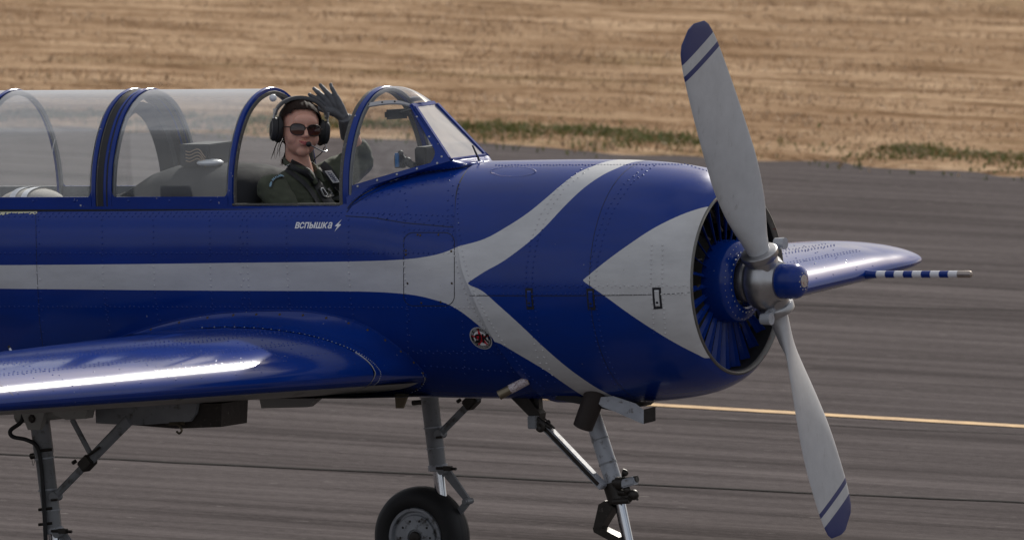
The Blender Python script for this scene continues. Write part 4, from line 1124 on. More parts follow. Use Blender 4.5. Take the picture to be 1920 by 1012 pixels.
b.tube([nc+Vector((0, -.09, 0)), nc+Vector((0, .09, 0))], .016, 12); b.put('fork', M['strut_light'], g)
b = MB(); cA = S(1180, 903, -.05); rx, ry, rz = Vector((.95, 0, .25)).normalized(), Vector((0, 1, 0)), Vector((-.25, 0, .95)).normalized()
b.box(cA, .034, .022, .017, (rx, ry, rz), .006); b.put('shimmy_damper', M['strut_light'], g)
b = MB(); b.tube([S(1157, 905, -.05), S(1170, 905, -.05)], .026, 16); b.tube([S(1150, 905, -.05), S(1195, 897, -.05)], .014, 12); b.tube([S(1168, 893, -.04), S(1171, 879, -.04)], .007, 8); b.ball(S(1172, 886, -.04), .014)
b.tube([S(1160, 922, -.04), S(1195, 925, -.04)], .012, 10); b.ball(S(1188, 927, -.05), .022); b.tube([S(1190, 925, -.05), S(1196, 937, -.05)], .005, 8); b.ball(S(1176, 918, -.05), .016); b.ball(S(1180, 935, -.04), .013); b.tube([S(1150, 940, -.05), S(1180, 938, -.05)], .012, 10)
b.put('steering_hardware', M['greasy'], g)
def flat(pts, Y, w, nm, mat, par): return MB().prism([S(x, y, Y) for x, y in pts], (0, w, 0)).put(nm, mat, par, ang=25)
flat([(1122, 945), (1134, 938), (1150, 950), (1128, 985), (1124, 995), (1112, 990)], -.03, .06, 'upper_torque_link', M['greasy'], g)
flat([(1111, 988), (1124, 988), (1163, 1008), (1178, 1022), (1160, 1022), (1113, 997)], -.03, .06, 'lower_torque_link', M['greasy'], g)
# drag brace of the nose leg
A0, A1, A2 = S(958, 742, -.06), S(1016, 792, -.06), S(1131, 912, -.06)
b = MB(); dd = (A2-A1).normalized(); uu = dd.cross(Vector((0, 1, 0)))
b.box(A1.lerp(A2, .52), (A2-A1).length*.49, .020, .0145, (dd, Vector((0, 1, 0)), uu), .004); o_ = b.put('drag_brace', M['strut_light'], g)
b = MB(); b.box(A1.lerp(A2, .52)-uu*.0+Vector((0, -.0205, 0)), (A2-A1).length*.44, .001, .008, (dd, Vector((0, 1, 0)), uu), .0004); b.put('brace_channel', M['greasy'], o_)
flat([(952, 740), (985, 738), (1012, 775), (1010, 792), (990, 778)], -.07, .05, 'upper_brace', M['greasy'], g)
flat([(1000, 738), (1009, 738), (1012, 775), (1004, 778)], -.05, .03, 'brace_hanger', M['greasy'], g)
b = MB(); b.box(S(1001, 791, -.08), .020, .018, .026, bev=.003); b.put('brace_bracket', M['strut_grey'], g)
b = MB(); b.lathe([(-.03, .024), (-.034, .018), (-.034, .008), (-.03, 0)], c=S(1020, 798, -.06), axis=(0, 1, 0), n=18); b.tube([S(1008, 784, -.08), S(1034, 802, -.08)], .009, 10); b.ball(S(1028, 791, -.07), .010); b.tube([S(1020, 783, -.09), S(1040, 803, -.09)], .004, 8); b.ball(S(1013, 800, -.08), .011)
b.put('brace_joint', M['greasy'], g)
# second brace seen below the belly, between far leg and nose gear
P_ = [S(832, 815, 1.42), S(862, 775, 1.42), S(905, 745, 1.42)]
# ------------------------------------------------------------------ setting: tarmac, verge, field
ROOTG = A((0, 0, 0))
def gmesh(name, vs, fs, mat, kind='structure', smooth=False):
    me = bpy.data.meshes.new(name); me.from_pydata([tuple(v) for v in vs], [], fs); me.materials.append(mat); me.update()
    o = bpy.data.objects.new(name, me); COL.objects.link(o)
    if kind: o['kind'] = kind
    return o
E0, E1 = G(0, 262), G(1920, 316)
EPX = [(-2600, 90), (-600, 215), (130, 250), (600, 258), (950, 276), (1200, 291), (1450, 306), (1700, 322), (1920, 333), (2600, 375), (4500, 500)]
EDGE = [G(*p) for p in EPX]
ld = (G(1920, 800)-G(1010, 747)).normalized(); lat = Vector((-ld.y, ld.x, 0)); lat = lat if lat.y > 0 else -lat
EDGE = [EDGE[0]-ld*2500]+EDGE+[EDGE[-1]+ld*2500]
LANG = atan2(ld.y, ld.x)
def tarmac():
    m, t, b = newmat('worn_tarmac'); tc = node(t, 'ShaderNodeTexCoord')
    mp = node(t, 'ShaderNodeMapping'); mp.inputs['Rotation'].default_value = (0, 0, -LANG); t.links.new(tc.outputs['Object'], mp.inputs['Vector'])
    v = mp.outputs[0]
    fine = noise_n(t, 55, 4, .7, vec=v, stretch=(.30, 1, 1)); mid = noise_n(t, 2.2, 7, .7, vec=v, stretch=(.22, 1, 1)); big = noise_n(t, .22, 4, .55, vec=v, stretch=(.25, 1, 1))
    streak = noise_n(t, 5.0, 6, .7, vec=v, stretch=(.035, 1, 1))
    f = mth(t, 'ADD', mth(t, 'MULTIPLY', fine.outputs['Fac'], .34), mth(t, 'ADD', mth(t, 'MULTIPLY', mid.outputs['Fac'], .22), mth(t, 'MULTIPLY', streak.outputs['Fac'], .50)))
    f = mth(t, 'MULTIPLY_ADD', f, 1.6, -.318)
    c = ramp(t, f, [(.25, (.033, .0290, .0290)), (.82, (.182, .160, .158))]).outputs[0]
    c = mixc(t, ramp(t, big.outputs['Fac'], [(.35, .0), (.7, .30)]).outputs[0], c, (.090, .079, .078))
    st = ramp(t, noise_n(t, 1.15, 5, .6, vec=v, stretch=(.012, 1, 1)).outputs['Fac'], [(.52, 0), (.66, .55)])
    c = mixc(t, st.outputs[0], c, (.040, .0352, .035))
    sp = ramp(t, noise_n(t, 26, 2, .5, vec=v, stretch=(.22, 1, 1)).outputs['Fac'], [(.70, 0), (.735, .55)])
    c = mixc(t, sp.outputs[0], c, (.24, .22, .21))
    t.links.new(c, b.inputs['Base Color']); b.inputs['Roughness'].default_value = .9; b.inputs['Specular IOR Level'].default_value = .0
    bp = node(t, 'ShaderNodeBump'); bp.inputs['Strength'].default_value = .5; bp.inputs['Distance'].default_value = .01
    t.links.new(noise_n(t, 90, 3, .6, vec=v, stretch=(.5, 1, 1)).outputs['Fac'], bp.inputs['Height']); t.links.new(bp.outputs[0], b.inputs['Normal'])
    return m
def drygrass():
    m, t, b = newmat('dry_grass_field'); tc = node(t, 'ShaderNodeTexCoord')
    mp = node(t, 'ShaderNodeMapping'); mp.inputs['Rotation'].default_value = (0, 0, -LANG); t.links.new(tc.outputs['Object'], mp.inputs['Vector']); v = mp.outputs[0]
    a = noise_n(t, 3.2, 8, .72, vec=v, stretch=(.26, 1, 1)); a2 = noise_n(t, .35, 5, .6, vec=v, stretch=(.3, 1, 1)); f = noise_n(t, 34, 5, .7, vec=v, stretch=(.28, 1, 1))
    s = mth(t, 'MULTIPLY_ADD', mth(t, 'ADD', mth(t, 'MULTIPLY', a.outputs['Fac'], .55), mth(t, 'MULTIPLY', f.outputs['Fac'], .45)), 1.6, -.30)
    c = ramp(t, s, [(.36, (.135, .080, .045)), (.475, (.34, .222, .135)), (.62, (.60, .43, .285))]).outputs[0]
    c = mixc(t, ramp(t, a2.outputs['Fac'], [(.42, 0), (.7, .45)]).outputs[0], c, (.24, .145, .082))
    c = mixc(t, ramp(t, noise_n(t, .9, 6, .6, vec=v, stretch=(.3, 1, 1)).outputs['Fac'], [(.60, 0), (.72, .35)]).outputs[0], c, (.13, .14, .05))
    t.links.new(c, b.inputs['Base Color']); b.inputs['Roughness'].default_value = .95; b.inputs['Specular IOR Level'].default_value = .0
    bp = node(t, 'ShaderNodeBump'); bp.inputs['Strength'].default_value = .9; bp.inputs['Distance'].default_value = .05
    t.links.new(s, bp.inputs['Height']); t.links.new(bp.outputs[0], b.inputs['Normal']); return m
MT, MG = tarmac(), drygrass()
R_ = 3000
gmesh('tarmac', [Vector((0, 0, 0))+ld*x+lat*y for x, y in ((-R_, -R_), (R_, -R_), (R_, R_), (-R_, R_))], [(0, 1, 2, 3)], MT)
# field: starts at the uneven edge, a few centimetres higher, then runs to the horizon
ed = spline(EDGE[1:-1], 260); pts = []
for i, p in enumerate(ed):
    u = p.dot(ld); n = noise.noise(Vector((u*.55, 0, 3)))*.55+noise.noise(Vector((u*2.3, 5, 3)))*.22
    pts.append(p+lat*n)
pts = [EDGE[0]]+pts+[EDGE[-1]]
rows = [[Vector((p.x, p.y, -.02)) for p in pts], [Vector((p.x, p.y, .012))+lat*.25 for p in pts], [Vector((p.x, p.y, .03))+lat*1.2 for p in pts], [Vector((p.x, p.y, .05))+lat*60 for p in pts], [Vector((p.x, p.y, .1))+lat*2500 for p in pts]]
b = MB().grid(rows); field = gmesh('field', b.v, b.f, MG)
# far ground on the camera's side beyond the tarmac
# yellow taxi line and tar joints
def ribbon(pa, pb_, w, z, name, mat, wob=.0, ext=(60, 60), n=80, kind='structure'):
    p, q = G(*pa), G(*pb_); d = (q-p).normalized(); s = Vector((-d.y, d.x, 0)); a = p-d*ext[0]; e = q+d*ext[1]; L_ = (e-a).length; R = [[], []]
    for i in range(n+1):
        c = a+(e-a)*i/n; o = noise.noise(Vector((i*.7, pa[1], 0)))*wob; ww = w*(1+.25*noise.noise(Vector((i*1.9, pa[1], 4)))) if wob else w
        R[0].append(c+s*(o-ww/2)+Vector((0, 0, z))); R[1].append(c+s*(o+ww/2)+Vector((0, 0, z)))
    b = MB().grid(R); return gmesh(name, b.v, b.f, mat, kind)
m, t, b = newmat('worn_yellow_line'); n1 = noise_n(t, 14, 6, .7, stretch=(.4, 1, 1))
t.links.new(mixc(t, ramp(t, n1.outputs['Fac'], [(.38, 0), (.62, 1)]).outputs[0], (.34, .19, .07), (.62, .39, .15)), b.inputs['Base Color']); b.inputs['Roughness'].default_value = .8
ribbon((1010, 747), (1920, 800), .115, .004, 'taxiway_line', m)
tar = simple('tar_joint', (.012, .011, .011), .95, 0, .4, 6)
tar.node_tree.nodes['Principled BSDF'].inputs['Specular IOR Level'].default_value = .05
for pa, pb_, w in (((640, 881), (1260, 921), .035), ((1380, 909), (1920, 943), .045), ((1300, 905), (1920, 935), .018)): pass
ribbon((640, 882), (1920, 943), .040, .004, 'tar_joint', tar, .05, n=400)
ribbon((1000, 772), (1920, 815), .018, .004, 'tar_joint', tar, .05, n=400)
ribbon((1000, 560), (1920, 583), .020, .004, 'tar_joint', tar, .08, n=400)
# grass: short dry stalks over the visible part of the field, greener tufts on the verge
def blades(name, gen, mats, label=None, kind='stuff'):
    vs, fs, mi = [], [], []
    for p, h, w, lean, k in gen:
        a = random.uniform(0, 2*pi); s = Vector((cos(a), sin(a), 0))*w; l = Vector((cos(lean[0])*lean[1], sin(lean[0])*lean[1], 0))*h; n = len(vs)
        vs += [p-s, p+s, p+l*.35+s*.7+Vector((0, 0, h*.6)), p+l*.35-s*.7+Vector((0, 0, h*.6)), p+l+Vector((0, 0, h))]
        fs += [(n, n+1, n+2, n+3), (n+3, n+2, n+4)]; mi += [k, k]
    me = bpy.data.meshes.new(name); me.from_pydata([tuple(v) for v in vs], [], fs)
    for m in mats: me.materials.append(m)
    me.polygons.foreach_set('material_index', mi); me.update()
    o = bpy.data.objects.new(name, me); COL.objects.link(o); o['kind'] = kind
    if label: o['label'] = label
    return o
def leafmat(name, c, var=.3):
    m = simple(name, c, .8, 0, var, 3); return m
GS = [leafmat('straw', (.52, .36, .225)), leafmat('straw_dark', (.26, .165, .095)), leafmat('straw_pale', (.70, .53, .37)), leafmat('green_blade', (.135, .165, .050)), leafmat('olive_blade', (.22, .21, .075))]
eg = [p for p in pts]
c0 = G(960, 300)
def lateral_edge(u):
    """distance of the verge edge across, for position u along the line"""
    best = min(eg, key=lambda p: abs((p-c0).dot(ld)-u)); return (best-c0).dot(lat)
us = [(p-c0).dot(ld) for p in eg]; vsl = [(p-c0).dot(lat) for p in eg]
def le(u): return float(np.interp(u, us, vsl))
def gen_dry(n):
    for _ in range(n):
        u = random.uniform(-11, 11); w_ = random.random()**1.0*17; v = le(u)+.1+w_
        d = noise.noise(Vector((u*.7, v*1.9, 0))); 
        if d < -.12 and random.random() < .75: continue
        p = c0+ld*u+lat*v; p.z = .02
        r = random.random(); k = 0 if r < .45 else (1 if r < .72 else 2)
        if w_ < 1.0 and random.random() < .35: k = 3 if random.random() < .5 else 4
        yield p, random.uniform(.012, .040)*(1+d), random.uniform(.0025, .006), (random.uniform(0, 6.28), random.uniform(.2, 1.2)), k
blades('dry_grass', gen_dry(110000), GS)
def gen_verge(n):
    for _ in range(n):
        u = random.uniform(-11, 11); q = noise.noise(Vector((u*.75, 1.5, 9)))+.35*noise.noise(Vector((u*2.9, 3, 9)))
        if q < -.22: continue
        v = le(u)+(random.gauss(.85, .11) if random.random() < .7 else random.gauss(.6, .30)*(1 if noise.noise(Vector((u*1.6, 8, 2))) > -.12 else 99))
        if v > le(u)+4: continue
        v = max(v, le(u)-.1); p = c0+ld*u+lat*v; p.z = float(np.interp(v-le(u), [0, .25, 1.2, 4], [0, .010, .026, .030]))
        r = random.random(); k = 3 if r < .50 else (4 if r < .82 else 0)
        yield p, random.uniform(.014, .032)*(1+.6*max(0, q)), random.uniform(.004, .009), (random.uniform(0, 6.28), random.uniform(.2, .9)), k
blades('verge_grass', gen_verge(38000), GS)
# ------------------------------------------------------------------ the pilot
from mathutils.bvhtree import BVHTree
def fuse(mb, vox, smooth=6, fac=.5, disp=None):
    me = bpy.data.meshes.new('tmp'); me.from_pydata([tuple(v) for v in mb.v], [], mb.f); me.update()
    o = bpy.data.objects.new('tmp', me); COL.objects.link(o)
    r = o.modifiers.new('r', 'REMESH'); r.mode = 'VOXEL'; r.voxel_size = vox
    s = o.modifiers.new('s', 'SMOOTH'); s.iterations = smooth; s.factor = fac
    m2 = bpy.data.meshes.new_from_object(o.evaluated_get(bpy.context.evaluated_depsgraph_get()))
    vs = [v.co.copy() for v in m2.vertices]; ns = [v.normal.copy() for v in m2.vertices]; fs = [tuple(p.vertices) for p in m2.polygons]
    bpy.data.objects.remove(o); bpy.data.meshes.remove(m2)
    if disp: vs = [v+n*disp(v) for v, n in zip(vs, ns)]
    return vs, fs
HCn = S(563, 243, 0.0)
RAT = RA.transposed()
up_ = (CU*cos(radians(4))+CR*sin(radians(4))).normalized()
fw_ = (-CF*cos(radians(15))+CR*sin(radians(15))); fw_ = (fw_-up_*fw_.dot(up_)).normalized(); lf_ = up_.cross(fw_)*1
if lf_.dot(CR) < 0: lf_ = -lf_
HX, HY, HZ = RAT @ lf_, RAT @ fw_, RAT @ up_
HK = 1.05
def hd(x, y, z): return HCn+(HX*x+HY*y+HZ*z)*HK
HAX = (HX, HY, HZ)
PB_ = Vector((-2.02, 0, -.12))
pil = empty('person', PB_)
tag(pil, 'pilot with sunglasses and headset in olive flying suit, waving a gloved hand', 'person')
b = MB()
def hb(c, rx, ry, rz): b.ball(hd(*c), rx*HK, ry*HK, rz*HK, HAX, 24, 16)
hb((0, -.018, .028), .073, .090, .082); hb((0, .018, -.014), .067, .068, .086); hb((0, .024, -.046), .059, .060, .056)
hb((0, .060, -.082), .026, .024, .022); hb((.033, .047, -.032), .031, .031, .034); hb((-.033, .047, -.032), .031, .031, .034)
hb((0, .066, .030), .048, .020, .030); hb((0, .080, -.050), .022, .011, .013)
b.tube([hd(0, .078, .018), hd(0, .092, -.004), hd(0, .103, -.024), hd(0, .094, -.030)], [.006, .0075, .0105, .008], 12)
hb((.010, .088, -.026), .0065, .008, .006); hb((-.010, .088, -.026), .0065, .008, .006)
hb((0, .0915, -.0465), .021, .0085, .0052); hb((0, .0905, -.0560), .018, .0095, .0062)
for s in (-1, 1): hb((s*.072, -.005, -.01), .010, .018, .028)
b.tube([hd(0, -.015, -.03), hd(0, -.022, -.10), Vector((-2.015, 0, .44)), Vector((-2.03, 0, .36))], [.052, .048, .052, .075], 20)
# torso, legs and arms under the suit
def bb(c, r, k=1.0): b.ball(c, r[0]*k, r[1]*k, r[2]*k, n=24, m=14)
TORSO = [((-2.03, 0, -.02), (.15, .18, .11)), ((-2.035, 0, .13), (.115, .15, .16)), ((-2.045, 0, .29), (.120, .190, .15)), ((-1.975, .072, .27), (.072, .072, .07)), ((-1.975, -.072, .27), (.072, .072, .07)), ((-2.03, 0, .388), (.072, .145, .068))]
SH_R, EL_R, WR_R = Vector((-2.03, -.198, .386)), Vector((-1.83, -.265, .17)), Vector((-1.66, -.13, .16))
SH_L, EL_L, WR_L = Vector((-2.01, .190, .395)), Vector((-1.972, .385, .455)), S(648, 224, .27)
def arms(k, full=True):
    b.tube([SH_R, SH_R.lerp(EL_R, .5), EL_R], [.060*k, .052*k, .045*k], 18); b.ball(SH_R, .062*k); b.ball(EL_R, .046*k)
    b.tube([EL_R, EL_R.lerp(WR_R, .4), WR_R], [.044*k, .040*k, .028*k], 18)
    b.tube([SH_L, SH_L.lerp(EL_L, .5), EL_L], [.068*k, .066*k, .057*k], 18); b.ball(SH_L, .068*k); b.ball(EL_L, .057*k)
for c, r in TORSO: bb(c, r, .93)
arms(.82)
b.tube([EL_L, EL_L.lerp(WR_L, .5), WR_L], [.040, .036, .026], 16)
for s in (-1, 1):
    b.tube([(-2.0, s*.09, -.03), (-1.62, s*.13, .02), (-1.60, s*.13, -.05), (-1.55, s*.12, -.30)], [.078, .058, .055, .04], 16); b.ball((-1.50, s*.12, -.32), .09, .045, .035)
# raised hand: wrist, knuckles and jointed fingers, palm to the viewer
def P(x, y, Y=.27): return S(x, y, Y)
FING = [[P(612, 196), P(603, 190), P(594, 184), P(586, 177)],      # first finger
        [P(613, 188), P(604, 180), P(596, 173), P(589, 167)],
        [P(620, 181), P(612, 173), P(606, 166), P(601, 160)],
        [P(630, 180), P(626, 172), P(622, 165), P(618.5, 159)]]
FING[0][2].y -= .012; FING[0][3].y -= .024; FING[3][3].y += .008
THUMB = [P(630, 212, .262), P(614, 208, .25), P(602, 205, .245), P(591, 202, .24)]
def hand_shape(k):
    w0 = WR_L
    b.tube([w0+(EL_L-w0)*.12, w0], [.028*k, .029*k], 14)
    for f, r in zip(FING, (.0098, .0102, .0098, .0088)):
        b.tube([w0.lerp(f[0], .1), w0.lerp(f[0], .6), f[0]], [.017*k, .0165*k, .0115*k], 12); b.tube(f, [r*1.10*k, r*1.02*k, r*.97*k, r*.75*k], 12); b.ball(f[-1], r*.80*k)
    b.tube([w0, THUMB[0], THUMB[1]], [.02*k, .019*k, .0135*k], 12); b.tube(THUMB[1:], [.0125*k, .0115*k, .009*k], 12); b.ball(THUMB[-1], .0095*k)
    b.ball(w0.lerp(FING[1][0], .5), .026*k, .014*k, .028*k)
hand_shape(.80)
# resting hand in the lap
RF = []
for k in range(4):
    o0 = WR_R+Vector((.075, -.028+.02*k, .0)); RF.append([o0, o0+Vector((.03, 0, -.004)), o0+Vector((.05, 0, -.018)), o0+Vector((.055, 0, -.036))])
RTH = [WR_R+Vector((.03, .035, 0)), WR_R+Vector((.055, .055, -.006)), WR_R+Vector((.078, .055, -.014))]
def rest_hand(k):
    for f in RF: b.tube([WR_R, f[0]], [.019*k, .012*k], 12); b.tube(f, [.0105*k, .010*k, .0095*k, .008*k], 12)
    b.tube([WR_R]+RTH, [.02*k, .015*k, .012*k, .009*k], 12)
rest_hand(.8)
skin_v, skin_f = fuse(b, .0030, 13, .5)
def skinmat():
    m, t, bs = newmat('skin'); n = noise_n(t, 26, 4, .6)
    t.links.new(mixc(t, n.outputs['Fac'], (.60, .30, .215), (.74, .41, .305)), bs.inputs['Base Color']); bs.inputs['Roughness'].default_value = .48
    bs.inputs['Subsurface Weight'].default_value = .15; bs.inputs['Subsurface Radius'].default_value = (.012, .004, .002); bs.inputs['Subsurface Scale'].default_value = .6
    return m
SK = skinmat(); LIP = simple('lips', (.42, .105, .10), .38, 0, .1, 60)
mi = []
for f in skin_f:
    c = sum((skin_v[i] for i in f), Vector())/len(f)-HCn; x, y, z = c.dot(HX)/HK, c.dot(HY)/HK, c.dot(HZ)/HK
    mi.append(1 if y > .079 and abs(z+.0520-x*x*16) < .0074*(1-(x/.0265)**2) and abs(x) < .026 else 0)
body = mk('body', skin_v, skin_f, SK, pil, mats=[LIP], midx=mi, ang=180)
# flying suit
b = MB()
for c, r in TORSO: bb(c, r, 1.04)
arms(1.05)
WS = EL_L.lerp(WR_L, .42); b.tube([EL_L, EL_L.lerp(WS, .6), WS], [.058, .056, .049], 18)
for s in (-1, 1): b.tube([(-2.0, s*.09, -.03), (-1.62, s*.13, .02), (-1.60, s*.13, -.05), (-1.55, s*.12, -.27)], [.09, .07, .066, .055], 16)
# stand-up collar with open front
col = []
for k in range(15):
    a = radians(-148+296*k/14); col.append(Vector((-2.015-.064*cos(a), .070*sin(a), .476+.018*cos(a)-.015*(abs(a)/2.6)**2)))
b.tube(col, .0125, 10, ell=1.0)
b.tube([col[0], col[0]+Vector((.035, .012, -.050))], [.0125, .009], 10); b.tube([col[-1], col[-1]+Vector((.035, -.012, -.050))], [.016, .010], 10)
def folds(v):
    a = noise.noise(Vector((v.x*9+v.z*6, v.y*7, v.z*16-v.x*10)))*.0095+noise.noise(v*34)*.0026+max(0, noise.noise(Vector((v.x*22+v.z*30, v.y*14, v.z*34-v.x*12))))*.007
    return a
suit_v, suit_f = fuse(b, .0062, 5, .5, folds)
SU = simple('olive_cloth', (.052, .060, .038), .85, 0, .28, 60, .12, dirt=((.070, .080, .052), 8, .55))
suit = mk('flight_suit', suit_v, suit_f, SU, pil, ang=180)
b = MB(); hand_shape(1.04); g0, g1 = WR_L, WR_L.lerp(EL_L, .37)
b.tube([WR_L+(WR_L-g1)*.1, WR_L.lerp(g1, .35), g1], [.029, .035, .043], 20)
gv, gf = fuse(b, .0030, 2, .5, lambda v: noise.noise(v*60)*.0012)
GL = simple('dark_grey_glove_leather', (.085, .088, .098), .5, 0, .25, 60, .15)
GP = simple('olive_glove_inset', (.045, .047, .035), .8, 0, .25, 60)
glove = mk('glove', gv, gf, GL, pil, ang=180); glove['label'] = 'raised left glove, dark grey'
b = MB(); rest_hand(1.05); gv, gf = fuse(b, .004, 2); mk('glove', gv, gf, GL, pil, ang=180)
# hair combed back, tied low behind the neck
b = MB(); rows = []; random.seed(3)
for i in range(91):
    e = i/90*pi*.86
    row = []
    for j in range(193):
        a = 2*pi*j/192
        n = Vector((sin(e)*sin(a), -sin(e)*cos(a)*1.0, cos(e)))     # from crown down, a=0 back
        x, y, z = n.x*.0835, -.018+n.y*.101, .030+n.z*.090
        row.append((x, y, z))
    rows.append(row)
vs, fs = [], []
for r in rows: vs += r
def hair_keep(c):
    x, y, z = c
    line = .071+.010*(1-(x/.05)**2 if abs(x) < .05 else 0)+.003*sin(x*260)
    if y > .000 and z < line-(.0 if abs(x) < .045 else (abs(x)-.045)*.8): 
        return y < .018+max(0, (abs(x)-.06))*.8 and z > -.05 and y < .012+.25*max(0, z)
    if z < -.062: return abs(x) < .06 and y < -.02
    return True
for i in range(90):
    for j in range(192):
        q = (i*193+j, i*193+j+1, (i+1)*193+j+1, (i+1)*193+j); c = sum((Vector(vs[k]) for k in q), Vector())/4
        if hair_keep(c): fs.append(q)
rid = [noise.noise(Vector((v[0]*95, v[1]*12, v[2]*30)))*.0028 for v in vs]
b.add([hd(v[0]*(1+r*9), v[1]*(1+r*3), v[2]+r) for v, r in zip(vs, rid)], fs)
for k in range(60):
    x0 = random.uniform(-.035, .035); b.tube(spline([hd(x0*1.5, -.09, -.02+random.uniform(-.03, .02)), hd(x0*.5-.012, -.105, -.06), hd(-.02+random.uniform(-.010, .010), -.095, -.09), hd(-.035+random.uniform(-.014, .014), -.085, -.125+random.uniform(-.02, .01))], 7), [.003, .003, .0028, .0026, .002, .0015, .0006], 5, caps=False)
for k in range(9):
    x0 = random.uniform(-.072, -.045); b.tube(spline([hd(x0, -.03, -.03), hd(x0-.012, -.05, -.07), hd(x0-.016+random.uniform(-.012, .006), -.05, -.105-random.uniform(0, .02))], 6), [.0016, .0014, .0012, .001, .0008, .0004], 4, caps=False)
for k in range(120):
    x0 = random.uniform(-.055, .055); z0 = .072+.009*(1-(x0/.055)**2); yy = .062-abs(x0)*.45
    b.tube(spline([hd(x0, yy, z0-.001), hd(x0*1.12, yy-.028, z0+.024-abs(x0)*.12), hd(x0*1.2, yy-.07, z0+.037-abs(x0)*.22)], 6), [.0010, .0019, .002, .002, .0018, .0012], 4, caps=False)
HM = simple('dark_brown_hair', (.020, .011, .008), .7, 0, .5, 120, .1); HM.node_tree.nodes['Principled BSDF'].inputs['Specular IOR Level'].default_value = .12
hair = b.put('hair', HM, pil, ang=180)

# things the pilot wears: headset, sunglasses; harness on the seat
hs = empty('headset', hd(0, 0, -.09)); tag(hs, 'black aviation headset with boom microphone on the pilot', 'headset')
def oval(c, prof, n=32, ry=1.0, rz=1.0, sx=1):
    b = MB(); rws = []
    for x, r in prof: rws.append([hd(c[0]+sx*x, c[1]+r*ry*cos(2*pi*k/n), c[2]+r*rz*sin(2*pi*k/n)) for k in range(n)])
    return b.grid(rws, close_v=True)
for s in (-1, 1):
    c = (s*.076, -.006, -.006)
    cup = oval(c, [(.018, .030), (.028, .031), (.036, .027), (.038, .017), (.0375, .012), (.0385, .010), (.0385, 0)], ry=1.08, rz=1.50, sx=s).put('ear_cup', M['softblack'], hs)
    oval(c, [(-.006, .024), (-.002, .033), (.008, .036), (.016, .034), (.018, .029)], ry=1.05, rz=1.45, sx=s).put('ear_cushion', M['black'], cup)
    oval(c, [(.0370, .0225), (.0392, .0225), (.0392, .0205), (.0370, .0205)], ry=1.08, rz=1.50, sx=s).put('cup_trim_ring', simple('grey_trim', (.12, .12, .13), .35, .3), cup)
    b = MB(); b.tube([hd(s*.108, -.004, .035), hd(s*.104, -.004, .062)], [.0045, .0045], 10); b.box(hd(s*.103, -.004, .064), .007, .012, .010, HAX); b.put('band_slider', M['steel'], hs)
band = [hd(.103*sin(a)*1.0, -.006, .045+.078*cos(a) if abs(a) < pi/2 else .045) for a in [radians(-88+176*k/30) for k in range(31)]]
b = MB(); rws = []
for i, p in enumerate(band):
    t = (band[min(i+1, 30)]-band[max(i-1, 0)]).normalized(); n = t.cross(HY).normalized(); th = .0035+.004*sin(pi*i/30)
    rws.append([p+HY*.015+n*th, p-HY*.015+n*th, p-HY*.017, p-HY*.015-n*th, p+HY*.015-n*th, p+HY*.017])
b.grid(rws, close_v=True).put('headband', simple('grey_headband', (.085, .085, .09), .45, .1, .2, 40), hs, ang=60)
b = MB(); b.tube(spline([hd(.100, .012, -.050), hd(.104, .022, -.066), hd(.094, .050, -.078), hd(.055, .092, -.072), hd(.020, .108, -.058)], 24), .0028, 8); b.put('microphone_boom', M['steel'], hs)
MB().ball(hd(.010, .110, -.055), .0115, .011, .0115, HAX).put('microphone', M['black'], hs)
MB().tube(spline([hd(.098, .012, -.06), hd(.085, .02, -.085), hd(.062, .03, -.105), hd(.05, .02, -.13)], 14), .0022, 6).put('headset_cable', M['black'], hs)
sg = empty('sunglasses', hd(0, .08, -.02)); tag(sg, 'round dark-brown sunglasses worn by the waving pilot', 'sunglasses')
def lensmat():
    m, t, bs = newmat('brown_gradient_lens'); tc = node(t, 'ShaderNodeTexCoord'); s_ = node(t, 'ShaderNodeSeparateXYZ'); t.links.new(tc.outputs['Generated'], s_.inputs[0])
    t.links.new(mixc(t, s_.outputs[2], (.10, .030, .018), (.006, .005, .005)), bs.inputs['Base Color']); bs.inputs['Roughness'].default_value = .06; bs.inputs['Coat Weight'].default_value = .5; return m
LM = lensmat(); FR = simple('dark_tortoise_frame', (.018, .010, .008), .3)
for s in (-1, 1):
    c = Vector((s*.0325, .0905, -.001)); n = 36; rim = []
    for k in range(n):
        a = 2*pi*k/n; ca, sa = cos(a), sin(a); x, z = .0285*abs(ca)**.8*(1 if ca > 0 else -1), .0215*abs(sa)**(.72 if sa > 0 else 1.0)*(1 if sa > 0 else -1); rim.append(hd(c.x+x, c.y-abs(c.x+x)*.20+.004, c.z+z))
    b = MB(); cc = hd(c.x, c.y-abs(c.x)*.20+.0075, c.z); b.add([cc]+[cc.lerp(p, .5)+HY*.0006 for p in rim]+rim, [(0, 1+k, 1+(k+1) % n) for k in range(n)]+[(1+k, 1+n+k, 1+n+(k+1) % n, 1+(k+1) % n) for k in range(n)]); b.put('lens', LM, sg, ang=80)
    b = MB(); b.tube(rim+[rim[0]], .0021, 8, caps=False); b.tube([hd(s*.057, .079, .006), hd(s*.073, .055, .006), hd(s*.080, .0, .0)], [.003, .0022, .002], 8); b.put('lens_rim', FR, sg)
MB().tube(spline([hd(-.007, .093, .006), hd(0, .097, .009), hd(.007, .093, .006)], 8), .002, 8).put('nose_bridge', FR, sg)

